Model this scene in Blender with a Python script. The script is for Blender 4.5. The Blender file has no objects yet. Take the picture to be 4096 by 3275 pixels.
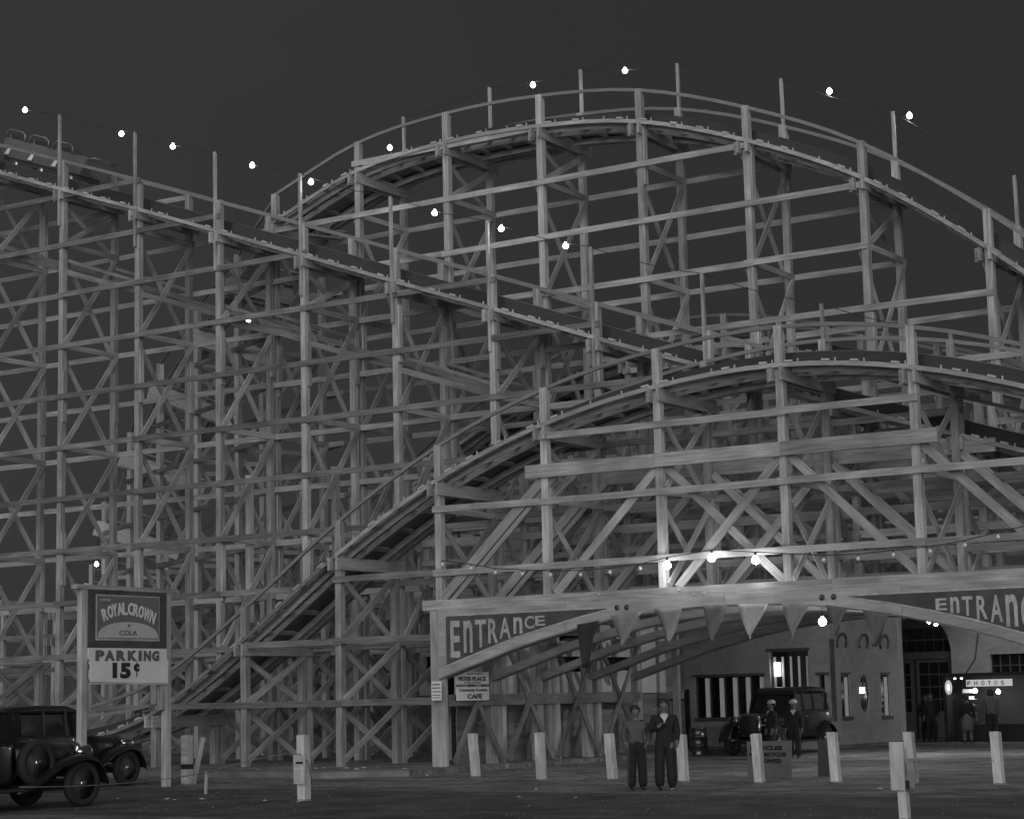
import bpy, bmesh, math, random
import numpy as np
from mathutils import Vector, Matrix
random.seed(7)
R = math.radians
scene = bpy.context.scene
C = scene.collection

# ------------------------------------------------------------------ camera
cam_d = bpy.data.cameras.new('camera'); cam = bpy.data.objects.new('camera', cam_d); C.objects.link(cam)
cam_d.sensor_fit = 'HORIZONTAL'; cam_d.sensor_width = 36.0; cam_d.lens = 72.27
cam_d.clip_start = 0.1; cam_d.clip_end = 3000
def _cam(yaw, pitch, roll, h):
    f = Vector((math.cos(pitch)*math.sin(yaw), math.cos(pitch)*math.cos(yaw), math.sin(pitch)))
    r = Vector((math.cos(yaw), -math.sin(yaw), 0)); u = r.cross(f)
    c, s = math.cos(roll), math.sin(roll)
    r2 = c*r + s*u; u2 = -s*r + c*u
    m = Matrix((r2, u2, -f)).transposed().to_4x4(); m.translation = (0, 0, h)
    return m
cam.matrix_world = _cam(R(-32.893), R(8.062), R(-1.297), 1.8)
scene.camera = cam

# ------------------------------------------------------------------ world (night sky over a lit town)
w = bpy.data.worlds.new('World'); scene.world = w; w.use_nodes = True
nt = w.node_tree; nt.nodes.clear()
out = nt.nodes.new('ShaderNodeOutputWorld'); bg = nt.nodes.new('ShaderNodeBackground')
geo = nt.nodes.new('ShaderNodeTexCoord'); dotn = nt.nodes.new('ShaderNodeVectorMath'); dotn.operation = 'DOT_PRODUCT'
dotn.inputs[1].default_value = (-0.84, -0.543, 0.0)
mr = nt.nodes.new('ShaderNodeMapRange'); mr.inputs[1].default_value = -0.5; mr.inputs[2].default_value = 0.5
mr.inputs[3].default_value = 0.025; mr.inputs[4].default_value = 0.039
nt.links.new(geo.outputs['Generated'], dotn.inputs[0]); nt.links.new(dotn.outputs['Value'], mr.inputs[0])
wn_ = nt.nodes.new('ShaderNodeTexNoise'); wn_.inputs['Scale'].default_value = 5.0; wn_.inputs['Detail'].default_value = 5
wm = nt.nodes.new('ShaderNodeMapRange'); wm.inputs[1].default_value = 0.3; wm.inputs[2].default_value = 0.7; wm.inputs[3].default_value = 0.92; wm.inputs[4].default_value = 1.08
nt.links.new(geo.outputs['Generated'], wn_.inputs['Vector']); nt.links.new(wn_.outputs['Fac'], wm.inputs[0])
wx = nt.nodes.new('ShaderNodeMath'); wx.operation = 'MULTIPLY'; nt.links.new(mr.outputs[0], wx.inputs[0]); nt.links.new(wm.outputs[0], wx.inputs[1])
nt.links.new(wx.outputs[0], bg.inputs['Color']); bg.inputs['Strength'].default_value = 1.0
nt.links.new(bg.outputs[0], out.inputs[0])

# ------------------------------------------------------------------ sun lamp: the glow of the lit street behind the camera
sd = bpy.data.lights.new('sun', 'SUN'); sun = bpy.data.objects.new('sun', sd); C.objects.link(sun)
sd.energy = 1.78; sd.angle = R(70); sd.color = (1, 1, 1)
sun.rotation_euler = Vector((0.47, -0.85, 0.24)).to_track_quat('Z', 'Y').to_euler(); sun.location = (10, -10, 30)

scene.view_settings.view_transform = 'Standard'; scene.view_settings.look = 'None'
scene.view_settings.exposure = 0.0; scene.view_settings.gamma = 1.0; scene.view_settings.use_curve_mapping = False

# ------------------------------------------------------------------ materials (black and white film: every colour is a grey)
MATS = {}
def mat(name, v, rough=0.75, var=0.0, grain=0.0, scale=(0.6, 9, 9), metallic=0.0, coat=0.0, emit=0.0, bump=0.0, spots=0.0, coords='Object'):
    if name in MATS: return MATS[name]
    m = bpy.data.materials.new(name); m.use_nodes = True; n = m.node_tree; b = n.nodes['Principled BSDF']
    b.inputs['Roughness'].default_value = rough; b.inputs['Metallic'].default_value = metallic
    b.inputs['Base Color'].default_value = (v, v, v, 1)
    if coat: b.inputs['Coat Weight'].default_value = coat; b.inputs['Coat Roughness'].default_value = 0.06
    L = n.links.new
    if emit:
        b.inputs['Emission Color'].default_value = (1, 1, 1, 1); b.inputs['Emission Strength'].default_value = emit
    if var or grain or spots:
        val = n.nodes.new('ShaderNodeValue'); val.outputs[0].default_value = v; cur = val.outputs[0]
        def mul(a, bsock, lo, hi, f0=0.25, f1=0.75):
            r = n.nodes.new('ShaderNodeMapRange'); r.inputs[1].default_value = f0; r.inputs[2].default_value = f1
            r.inputs[3].default_value = lo; r.inputs[4].default_value = hi; L(bsock, r.inputs[0])
            mm = n.nodes.new('ShaderNodeMath'); mm.operation = 'MULTIPLY'; L(a, mm.inputs[0]); L(r.outputs[0], mm.inputs[1]); return mm.outputs[0]
        tc = n.nodes.new('ShaderNodeTexCoord'); oi = n.nodes.new('ShaderNodeObjectInfo')
        add = n.nodes.new('ShaderNodeVectorMath'); add.operation = 'ADD'
        sc = n.nodes.new('ShaderNodeVectorMath'); sc.operation = 'SCALE'; sc.inputs[0].default_value = (37.1, 17.3, 51.7)
        L(oi.outputs['Random'], sc.inputs['Scale']); L(sc.outputs[0], add.inputs[1]); L(tc.outputs[coords], add.inputs[0])
        if var: cur = mul(cur, oi.outputs['Random'], 1-var, 1+var, 0, 1)
        if grain:
            mp = n.nodes.new('ShaderNodeMapping'); mp.inputs['Scale'].default_value = scale; L(add.outputs[0], mp.inputs[0])
            nz = n.nodes.new('ShaderNodeTexNoise'); nz.inputs['Scale'].default_value = 2.0; nz.inputs['Detail'].default_value = 6
            L(mp.outputs[0], nz.inputs['Vector']); cur = mul(cur, nz.outputs['Fac'], 1-grain, 1+grain)
            if bump:
                bn = n.nodes.new('ShaderNodeBump'); bn.inputs['Strength'].default_value = bump; bn.inputs['Distance'].default_value = 0.02
                L(nz.outputs['Fac'], bn.inputs['Height']); L(bn.outputs[0], b.inputs['Normal'])
        if spots:
            n2 = n.nodes.new('ShaderNodeTexNoise'); n2.inputs['Scale'].default_value = 0.8; n2.inputs['Detail'].default_value = 3
            L(add.outputs[0], n2.inputs['Vector']); cur = mul(cur, n2.outputs['Fac'], 1-spots, 1+spots, 0.35, 0.65)
        L(cur, b.inputs['Base Color'])
    MATS[name] = m; return m
POST = mat('painted_post_wood', 0.40, 0.7, 0.22, 0.38, spots=0.22, bump=0.3)
LEDG = mat('dark_ledger_wood', 0.20, 0.8, 0.25, 0.38, spots=0.22, bump=0.3)  # darker than the post wood: ledgers, side rails, low edge boards
BRAC = mat('brace_wood', 0.38, 0.8, 0.25, 0.35, spots=0.2, bump=0.3)
BEAM = mat('cross_beam_wood', 0.40, 0.75, 0.15, 0.30, spots=0.2, bump=0.3)
DECK = mat('track_deck_wood', 0.36, 0.85, 0.18, 0.25, spots=0.15)
TRUSS = mat('truss_wood', 0.36, 0.75, 0.16, 0.35, spots=0.22, bump=0.3)
GREASED = mat('creosoted_track_wood', 0.055, 0.6, 0.15, 0.2)
STEEL = mat('worn_rail_steel', 0.55, 0.35, 0.0, 0.1, metallic=0.9)
RAILW = mat('handrail_wood', 0.24, 0.7, 0.1, 0.2)
PALEW = mat('pale_and_lamplit_wood', 0.52, 0.75, 0.12, 0.2, spots=0.08)  # plain pale wood; on the curve it also paints in lamplight
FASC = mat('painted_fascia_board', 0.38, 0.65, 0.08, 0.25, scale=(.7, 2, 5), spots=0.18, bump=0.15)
CURVB = mat('lamplit_curve_plank', 0.72, 0.75, 0.1, 0.15)  # lamplight on the curve put into the plank colour
SLAT = mat('pale_slat_wood', 0.42, 0.8, 0.25, 0.2)
SIGND = mat('dark_sign_paint', 0.085, 0.6, 0, 0.3, scale=(2, 2, 4), spots=0.25)
SIGNL = mat('pale_letter_paint', 0.46, 0.6, 0, 0.28, scale=(4, 4, 4), spots=0.15)
WHITE = mat('white_sign_paint', 0.80, 0.6, 0, 0.05, scale=(2, 2, 2), spots=0.05)
WHITEB = mat('whitewashed_wood', 0.58, 0.8, 0.12, 0.28, scale=(6, 6, 1.2), spots=0.22, bump=0.2)
PALEDISC = mat('pale_disc_paint', 0.56, 0.6, 0, 0.08, scale=(2, 2, 2))
INK = mat('black_sign_ink', 0.02, 0.6); GREYINK = mat('grey_sign_ink', 0.13, 0.6, 0, 0.1)
MIDS = mat('mid_tone_sign_paint', 0.17, 0.5, 0, 0.08, scale=(2, 2, 2))
WIRE = mat('dark_wire', 0.06, 0.6); ROPE = mat('pale_rope', 0.3, 0.9, 0, 0.3, scale=(8, 8, 8))
BULB = mat('lit_bulb_glass', 0.9, 0.3, emit=14.0); BULBD = mat('unlit_bulb_glass', 0.75, 0.2); SOCK = mat('black_socket', 0.04, 0.5)
ASPH = mat('worn_asphalt', 0.16, 0.95, 0, 0.6, scale=(2.6, 2.6, 2.6), spots=0.42, bump=1.0)
DIRT = mat('dusty_earth', 0.2, 0.95, 0, 0.6, scale=(3, 3, 3), spots=0.4, bump=1.0)
GSTRIP = mat('dark_ground_strip', 0.085, 0.92, 0, 0.5, scale=(.5, 2.5, 2), spots=0.4, bump=0.6)
CONC = mat('concrete', 0.2, 0.9, 0, 0.25, scale=(2, 2, 2), spots=0.2)
SIDING = mat('siding_wood', 0.30, 0.8, 0.18, 0.2, spots=0.15)
STUCCO = mat('stucco', 0.40, 0.9, 0, 0.14, scale=(3, 3, 3), spots=0.10, bump=0.3)
STUCCOD = mat('stained_stucco', 0.13, 0.9, 0, 0.4, scale=(5, 5, 5), spots=0.3)
PANEL = mat('pale_wall_panel', 0.78, 0.8, 0.1, 0.08, scale=(2, 2, 2), spots=0.1)
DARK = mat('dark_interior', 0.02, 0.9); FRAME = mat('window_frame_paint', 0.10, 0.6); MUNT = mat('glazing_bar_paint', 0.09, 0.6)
GLASS = mat('dark_window_glass', 0.018, 0.08, coat=0.5)
CURT = mat('glowing_white_curtain', 0.6, 0.9, 0.1, 0.18, scale=(9, 9, 0.6), emit=0.08)  # faint glow put into the cloth, standing in for window light
BLACKP = mat('black_car_paint', 0.014, 0.35, coat=0.35); TYRE = mat('tyre_rubber', 0.03, 0.85); CHROME = mat('chrome', 0.75, 0.12, metallic=1.0)
CARGL = mat('car_window_glass', 0.02, 0.05, coat=0.4); DULLM = mat('dull_wheel_paint', 0.12, 0.5)
SKIN = mat('skin', 0.15, 0.6); HAIR = mat('dark_hair', 0.025, 0.6); NAVY = mat('navy_wool', 0.02, 0.9); KNIT = mat('grey_knit', 0.10, 0.95, 0, 0.2, scale=(30, 30, 30))
TROUS = mat('dark_trousers', 0.018, 0.9); WHITEC = mat('white_cotton', 0.55, 0.9); SHOE = mat('black_leather', 0.02, 0.4)
PALECL = mat('pale_cotton_dress', 0.16, 0.9)
SILVER = mat('silver_car_paint', 0.24, 0.35, metallic=0.4)

# ------------------------------------------------------------------ helpers
ROOTS = {}
def tag(o, label=None, cat=None, group=None, kind=None):
    if label: o['label'] = label
    if cat: o['category'] = cat
    if group: o['group'] = group
    if kind: o['kind'] = kind
    return o
def thing(name, label, cat, loc=(0, 0, 0), rz=0.0, group=None):
    o = bpy.data.objects.new(name, None); C.objects.link(o); o.empty_display_size = 0.3
    o.matrix_basis = Matrix.Translation(loc) @ Matrix.Rotation(rz, 4, 'Z')
    return tag(o, label, cat, group)
def put(name, me, parent=None, M=None, local=False):
    """link mesh; M is a world matrix unless local"""
    o = bpy.data.objects.new(name, me); C.objects.link(o)
    M = M if M is not None else Matrix.Identity(4)
    if parent is not None:
        o.parent = parent
        if local: o.matrix_basis = M
        else:
            W = parent.matrix_basis.copy(); p = parent.parent
            while p is not None: W = p.matrix_basis @ W; p = p.parent
            o.matrix_basis = W.inverted() @ M
    else: o.matrix_basis = M
    return o
def mesh(name, verts, faces, m, smooth=False):
    me = bpy.data.meshes.new(name); me.from_pydata([tuple(v) for v in verts], [], faces); me.materials.append(m)
    if smooth:
        me.polygons.foreach_set('use_smooth', [True]*len(me.polygons))
    me.update(); return me
BOXC = {}
BF = [(0, 3, 2, 1), (4, 5, 6, 7), (0, 1, 5, 4), (1, 2, 6, 5), (2, 3, 7, 6), (3, 0, 4, 7)]
def boxmesh(l, wd, h, m):
    k = (round(l, 2), round(wd, 3), round(h, 3), m.name)
    if k not in BOXC:
        a, b, c = l/2, wd/2, h/2
        v = [(-a, -b, -c), (a, -b, -c), (a, b, -c), (-a, b, -c), (-a, -b, c), (a, -b, c), (a, b, c), (-a, b, c)]
        BOXC[k] = mesh('board', v, BF, m)
    return BOXC[k]
def beam(name, p0, p1, wd, h, m, parent, up=(0, 0, 1), local=False):
    """a straight timber from p0 to p1, wd across, h along up"""
    p0 = Vector(p0); p1 = Vector(p1); d = p1-p0; L = d.length; x = d/L
    u = Vector(up); y = u.cross(x)
    if y.length < 1e-4: y = Vector((0, 1, 0)).cross(x)
    y.normalize(); z = x.cross(y)
    M = Matrix((x, y, z)).transposed().to_4x4(); M.translation = (p0+p1)/2
    return put(name, boxmesh(L, wd, h, m), parent, M, local)
def block(name, x0, x1, y0, y1, z0, z1, m, parent=None, local=False):
    return put(name, boxmesh(x1-x0, y1-y0, z1-z0, m), parent, Matrix.Translation(((x0+x1)/2, (y0+y1)/2, (z0+z1)/2)), local)
def sweep(name, pts, wd, h, m, parent, closed=True, local=False):
    """rectangular section carried along pts (section upright)"""
    pts = [Vector(p) for p in pts]; o = pts[0].copy(); V = []; F = []
    for i, p in enumerate(pts):
        t = (pts[min(i+1, len(pts)-1)]-pts[max(i-1, 0)]); s = Vector((0, 0, 1)).cross(t)
        s = s.normalized() if s.length > 1e-5 else Vector((0, 1, 0)); n = t.normalized().cross(s)
        for a, b in ((-1, -1), (1, -1), (1, 1), (-1, 1)): V.append(p-o+s*(a*wd/2)+n*(b*h/2))
    for i in range(len(pts)-1):
        q = 4*i
        for j in range(4): F.append((q+j, q+(j+1) % 4, q+4+(j+1) % 4, q+4+j))
    F.append((3, 2, 1, 0)); q = 4*(len(pts)-1); F.append((q, q+1, q+2, q+3))
    return put(name, mesh(name, V, F, m), parent, Matrix.Translation(o), local)
def tube(name, pts, r, m, parent, seg=6, local=False):
    pts = [Vector(p) for p in pts]; o = pts[0].copy(); V = []; F = []; rr = r if isinstance(r, (list, tuple)) else [r]*len(pts)
    for i, p in enumerate(pts):
        t = (pts[min(i+1, len(pts)-1)]-pts[max(i-1, 0)]).normalized()
        a = t.cross(Vector((0, 0, 1))); a = a.normalized() if a.length > 1e-3 else Vector((1, 0, 0)); b = t.cross(a)
        for j in range(seg):
            an = 2*math.pi*j/seg; V.append(p-o+(a*math.cos(an)+b*math.sin(an))*rr[i])
    for i in range(len(pts)-1):
        for j in range(seg): F.append((i*seg+j, i*seg+(j+1) % seg, (i+1)*seg+(j+1) % seg, (i+1)*seg+j))
    F.append(tuple(range(seg-1, -1, -1))); q = (len(pts)-1)*seg; F.append(tuple(range(q, q+seg)))
    return put(name, mesh(name, V, F, m, True), parent, Matrix.Translation(o), local)
def lathe_mesh(name, prof, m, seg=16, axis='z'):
    V = []; F = []
    for r, z in prof:
        for j in range(seg):
            a = 2*math.pi*j/seg; c, s = r*math.cos(a), r*math.sin(a)
            V.append((c, s, z) if axis == 'z' else ((z, c, s) if axis == 'x' else (c, z, s)))
    for i in range(len(prof)-1):
        for j in range(seg): F.append((i*seg+j, i*seg+(j+1) % seg, (i+1)*seg+(j+1) % seg, (i+1)*seg+j))
    F.append(tuple(range(seg-1, -1, -1))); q = (len(prof)-1)*seg; F.append(tuple(range(q, q+seg)))
    return mesh(name, V, F, m, True)
def plate(name, outline, depth, m, parent, org, ux, uz, local=False):
    """flat board of given outline (u,v) lying in ux,uz plane, thickness depth toward its front (ux x uz)"""
    ux = Vector(ux).normalized(); uz = Vector(uz).normalized(); n = ux.cross(uz)
    bm = bmesh.new(); vs = [bm.verts.new((u, v, 0)) for u, v in outline]; f = bm.faces.new(vs)
    bmesh.ops.triangulate(bm, faces=[f])
    r = bmesh.ops.extrude_face_region(bm, geom=list(bm.faces)); bmesh.ops.translate(bm, verts=[e for e in r['geom'] if isinstance(e, bmesh.types.BMVert)], vec=(0, 0, depth))
    bmesh.ops.recalc_face_normals(bm, faces=list(bm.faces))
    me = bpy.data.meshes.new(name); bm.to_mesh(me); bm.free(); me.materials.append(m)
    M = Matrix((ux, uz, n)).transposed().to_4x4(); M.translation = Vector(org)
    return put(name, me, parent, M, local)
def band(name, xs, lo, hi, depth, m, parent, Y):
    """curved board in an XZ plane: lower edge lo(x), upper edge hi(x), thickness depth behind Y"""
    V = []; F = []; n = len(xs)
    for x in xs: V += [(x, 0, lo(x)), (x, 0, hi(x)), (x, depth, lo(x)), (x, depth, hi(x))]
    for i in range(n-1):
        a, b = 4*i, 4*i+4
        F += [(a, b, b+1, a+1), (a+2, a+3, b+3, b+2), (a, a+2, b+2, b), (a+1, b+1, b+3, a+3)]
    F += [(0, 1, 3, 2), (4*n-4, 4*n-2, 4*n-1, 4*n-3)]
    return put(name, mesh(name, V, F, m), parent, Matrix.Translation((0, Y, 0)))
GLY = {}
def text_mesh(s, m, bold=0.0, shear=0.0, depth=0.006):
    k = (s, m.name, bold, shear)
    if k in GLY: return GLY[k]
    cu = bpy.data.curves.new('lettering', 'FONT'); cu.body = s; cu.size = 1.0; cu.extrude = depth; cu.offset = bold; cu.shear = shear; cu.resolution_u = 3
    ob = bpy.data.objects.new('lettering', cu); C.objects.link(ob)
    dg = bpy.context.evaluated_depsgraph_get(); me = bpy.data.meshes.new_from_object(ob.evaluated_get(dg))
    bpy.data.objects.remove(ob); me.materials.clear(); me.materials.append(m)
    co = np.array([v.co for v in me.vertices]); lo, hi = co.min(0), co.max(0)
    GLY[k] = (me, lo, hi); return GLY[k]
def text_in(name, s, m, parent, org, ux, uz, u0, u1, v0, v1, bold=0.0, shear=0.0, rot=0.0, local=False):
    """lettering fitted to the box u0..u1, v0..v1 of a plane"""
    me, lo, hi = text_mesh(s, m, bold, shear)
    ux = Vector(ux).normalized(); uz = Vector(uz).normalized(); n = ux.cross(uz)
    sx = (u1-u0)/max(hi[0]-lo[0], 1e-4); sy = (v1-v0)/max(hi[1]-lo[1], 1e-4)
    M = Matrix((ux, uz, n)).transposed().to_4x4(); M.translation = Vector(org)
    cx, cy = (u0+u1)/2, (v0+v1)/2
    M = M @ Matrix.Translation((cx, cy, 0)) @ Matrix.Rotation(rot, 4, 'Z') @ Matrix.Diagonal((sx, sy, 1, 1)) @ Matrix.Translation((-(lo[0]+hi[0])/2, -(lo[1]+hi[1])/2, 0))
    return put(name, me, parent, M, local)

# ------------------------------------------------------------------ ground
def sheet(name, x0, x1, y0, y1, z, m, n=1, bumpy=0.0, kind='structure'):
    V = []; F = []
    for j in range(n+1):
        for i in range(n+1):
            V.append((x0+(x1-x0)*i/n, y0+(y1-y0)*j/n, z+(random.uniform(-bumpy, bumpy) if 0 < i < n and 0 < j < n else 0)))
    for j in range(n):
        for i in range(n):
            a = j*(n+1)+i; F.append((a, a+1, a+n+2, a+n+1))
    o = put(name, mesh(name, V, F, m, True)); o['kind'] = kind; return o
sheet('ground', -900, 900, -60, 1500, 0.0, ASPH)
def slab(name, outline, z0, z1, m):
    o = plate(name, outline, z1-z0, m, None, (0, 0, z0), (1, 0, 0), (0, 1, 0)); o['kind'] = 'structure'; return o
slab('ground_strip', [(-120, 28.6), (60, 24.5), (60, 32.4), (-14, 34.0), (-22, 34.9), (-30, 35.6), (-120, 39)], 0.0, 0.004, GSTRIP)  # thin darker strip laid across the foreground
slab('pavement', [(-90, 46), (-46, 43.6), (-36.5, 41.9), (-32.4, 41.2), (-30.9, 42.4), (-30.7, 45.0), (-30.7, 62), (-90, 80)], 0.0, 0.13, DIRT)
k = slab('kerb', [(-90, 45.75), (-46, 43.35), (-36.5, 41.62), (-32.3, 40.9), (-30.62, 42.25), (-30.72, 42.4), (-32.4, 41.18), (-36.5, 41.88), (-46, 43.58), (-90, 45.98)], 0.0, 0.15, CONC)

# ------------------------------------------------------------------ the coaster frame: one grid of bents, shared ledger levels
DX = 3.41; X0 = -38.45
def GX(k): return X0+DX*k
LEV = [1.85+1.69*i for i in range(14)]
CROSS = [LEV[0], LEV[1], LEV[3], LEV[5], LEV[7], LEV[9], LEV[11]]
GR = 0.1
def interp(xs, zs):
    xs = np.array(xs, float); zs = np.array(zs, float); s = np.gradient(zs, xs)
    def f(x):
        i = int(np.clip(np.searchsorted(xs, x)-1, 0, len(xs)-2)); h = xs[i+1]-xs[i]; t = (x-xs[i])/h
        return float((2*t**3-3*t*t+1)*zs[i]+(t**3-2*t*t+t)*h*s[i]+(-2*t**3+3*t*t)*zs[i+1]+(t**3-t*t)*h*s[i+1])
    return f
ZC = interp([GX(i) for i in range(-5, 9)], [1.6, 0.85, 0.62, 0.75, 1.6, 3.57, 5.82, 7.63, 8.84, 9.5, 9.69, 9.28, 8.3, 6.9][:14])
ZA = interp([GX(i) for i in range(-6, 9)], [22.5, 21.35, 20.15, 18.94, 17.75, 16.52, 15.28, 14.03, 12.8, 11.55, 10.35, 9.1, 7.95, 6.85, 5.8])
ZB = interp([GX(i) for i in range(-1, 9)], [17.25, 18.42, 18.78, 18.72, 18.27, 17.15, 15.55, 13.15, 10.2, 7.3])
ZE = interp([GX(i) for i in range(-2, 9)], [5.6, 7.6, 9.9, 11.5, 12.25, 12.35, 11.65, 10.65, 9.5, 8.2, 7.0])
HR = 1.05
ENTR = (-31.0, -15.2)      # the way through under the truss: nothing stands here
def open_x(x): return ENTR[0] < x < ENTR[1]
def base_z(x): return 4.36 if open_x(x) else (0.12 if x < -30.7 else 0.0)

def runs(flags):
    out = []; s = None
    for i, f in enumerate(list(flags)+[False]):
        if f and s is None: s = i
        if not f and s is not None: out.append((s, i)); s = None
    return out
def post_row(root, Y, ks, top, wd=0.19, m=POST, name='post', jx=0.0, splice=True):
    for k in ks:
        x = GX(k)+jx; t = top(GX(k)); b = base_z(x)
        if t-b < 0.4: continue
        beam(name, (x+random.uniform(-.015, .015), Y, b), (x+random.uniform(-.02, .02), Y+random.uniform(-.02, .02), t), wd, wd, m, root, up=(1, 0, 0))
        if splice and t-b > 9:
            for q in range(1, int((t-b)/6.7)+1):
                zc = b+q*6.2+random.uniform(-.6, .6)
                if zc+0.9 < t: beam('splice_plank', (x+wd/2+.032, Y, zc-.85), (x+wd/2+.032, Y, zc+.85), 0.055, wd*.9, m, root, up=(0, 1, 0))
def ledger_row(root, Y, side, ks, top, m=LEDG, h=0.17, levels=None, zmin=0, off=None):
    """boards nailed along one face of a row of posts, each two bays long, joints staggered"""
    ks = list(ks); off = 0.125 if off is None else off
    for li, z in enumerate(levels or LEV):
        ok = []
        for a, b in zip(ks[:-1], ks[1:]):
            xm = (GX(a)+GX(b))/2
            ok.append(z < min(top(GX(a)), top(GX(b)))-0.02 and z > zmin and not (open_x(xm) and z < 4.8))
        for s, e in runs(ok):
            i = s
            first = 1 if (li % 2) else 2
            while i < e:
                j = min(i+first, e); first = 2
                dz0 = random.uniform(-.02, .02); dz1 = random.uniform(-.02, .02); lap = 0.14
                y = Y+side*(off+random.uniform(0, .004)+(0.006 if (i//2) % 2 else 0))
                beam('ledger', (GX(ks[i])-lap, y, z+dz0), (GX(ks[j])+lap, y, z+dz1), 0.055, h, m, root)
                i = j
def bent_row(root, yf, yb, ks, top, m=BRAC, levels=None):
    """cross members and X braces inside each bent"""
    levels = levels or CROSS
    for k in ks:
        x = GX(k); t = top(x)-0.25; b = 4.36 if abs(x-GX(2)) < .1 else base_z(x); zs = [z for z in levels if z < t and z > b+0.3]
        for z in zs: beam('cross_member', (x+.125, yf-.1, z), (x+.125, yb+.1, z+random.uniform(-.02, .02)), 0.05, 0.17, m, root)
        zz = [b+0.12]+zs
        if t-zz[-1] > 1.2: zz.append(t)
        for a, c in zip(zz[:-1], zz[1:]):
            if c-a < 0.9: continue
            beam('brace', (x+.128, yf, a+.08), (x+.128, yb, c-.08), 0.045, 0.18, m, root)
            beam('brace', (x-.128, yf, c-.08), (x-.128, yb, a+.08), 0.045, 0.18, m, root)
def beams_row(root, yf, yb, ks, zf, m=BEAM):
    for k in ks:
        x = GX(k); z = zf(x)
        for s in (-1, 1): beam('cross_beam', (x+s*.135, yf-.32, z-.16), (x+s*.135, yb+.32, z-.16), 0.07, 0.34, m, root)
        beam('beam_block', (x-.3, yf-.13, z-.16), (x-.11, yf-.13, z-.16), 0.07, 0.36, POST, root)
def track(root, yf, yb, ks, zf, sub=4, ties=4, hand=(True, True)):
    yc = (yf+yb)/2; ks = list(ks); hw = (yb-yf)/2
    for a, b in zip(ks[:-1], ks[1:]):
        xa, xb = GX(a), GX(b); P = [xa+(xb-xa)*i/sub for i in range(sub+1)]
        ln = lambda y, dz: [(x, y, zf(x)+dz) for x in P]
        for s in (-1, 1):
            sweep('track_beam', ln(yc+s*.52, .27), .26, .38, GREASED, root)
            sweep('rail', ln(yc+s*.47, .475), .09, .025, STEEL, root)
            sweep('walkway_plank', ln(yc+s*(hw-.02 if s > 0 else hw-.2), .075), .34, .05, DECK, root)
            sweep('stringer', ln(yc+s*.58, -.04), .08, .16, BEAM, root)
            sweep('stringer', ln(yc+s*.98, -.02), .06, .12, BEAM, root)
        sweep('edge_board', ln(yf-.19, .055), .045, .11, LEDG if zf(xa) < 4 else BEAM, root)
        for i in range(ties):
            x = xa+(xb-xa)*(i+.5)/ties+random.uniform(-.05, .05); s = (zf(x+.1)-zf(x-.1))/.2; z = zf(x)+.06
            e = random.uniform(-.12, .03)
            beam('tie', (x, yf-.2-e, z+.0), (x, yb+.15, z), .15, .06, DECK, root, up=(-s, 0, 1))
        for i in range(4):
            x = xa+(xb-xa)*(i+.3+random.uniform(0, .4))/4
            if random.random() < .8: beam('guard_block', (x-.1, yf-.2, zf(x-.1)+.135), (x+.1, yf-.2, zf(x+.1)+.135), .07, .05, PALEW, root)
            beam('bolt_end', (x+.25, yf-.2, zf(x+.25)+.1), (x+.25, yf-.2, zf(x+.25)+.19), .03, .03, PALEW, root, up=(1, 0, 0))
        for i, y in ((0, yf), (1, yb)):
            if hand[i]: sweep('handrail', ln(y, HR-.02), .075, .095, RAILW, root)

# --- the front hump (track low over the entrance)
CF, CB, AF, AB, BFY, BBY = 45.2, 47.75, 48.05, 50.45, 50.77, 53.2
KC = range(-4, 8); KA = range(-5, 8); KB = range(-1, 8); KE = range(-2, 8)
tc_ = lambda x: ZC(x)+HR; ta_ = lambda x: ZA(x)+HR; tb_ = lambda x: ZB(x)+HR; te_ = lambda x: ZE(x)+HR
hump = thing('roller_coaster_hump', 'low front hump of wooden roller coaster, its track arching above the entrance signs', 'roller coaster', (-30, 46.5, 0))
post_row(hump, CF, KC, tc_, 0.2); post_row(hump, CB, KC, tc_, 0.19)
ledger_row(hump, CF, -1, range(-4, 3), lambda x: ZC(x)+.3); ledger_row(hump, CF, -1, range(2, 8), lambda x: ZC(x)+.3, m=TRUSS); ledger_row(hump, CB, 1, KC, lambda x: ZC(x)+.3, off=.122)
bent_row(hump, CF, CB, KC, ZC); beams_row(hump, CF, CB, KC, ZC); track(hump, CF, CB, KC, ZC)
# --- the long drop behind it
drop = thing('roller_coaster_drop', 'tall lattice of wooden roller coaster under the long straight sloping track', 'roller coaster', (-38, 49.2, 0))
post_row(drop, AF, KA, ta_, 0.19); post_row(drop, AB, KA, ta_, 0.19)
ledger_row(drop, AF, -1, KA, ta_, off=.122, m=LEDG); ledger_row(drop, AB, 1, KA, ta_, off=.122, m=BRAC)
bent_row(drop, AF, AB, KA, ZA); beams_row(drop, AF, AB, KA, ZA); track(drop, AF, AB, KA, ZA)
for y, dz in ((AF+.125, 0), (AB-.125, .1)):        # sloping stringers carried some way below the track
    for a in range(-5, 2):
        z = lambda x: 16.89+(x+50.49)*(10.43-16.89)/(50.49-31.94)+dz
        beam('sloping_stringer', (GX(a)-.1, y, z(GX(a))), (GX(a+1)+.1, y, z(GX(a+1))), .05, .17, LEDG, drop)
        if a % 2: beam('sloping_stringer', (GX(a)-.1, y+.06, z(GX(a))+.4), (GX(a+1)+.1, y+.06, z(GX(a+1))+.3), .05, .10, LEDG, drop)
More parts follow.
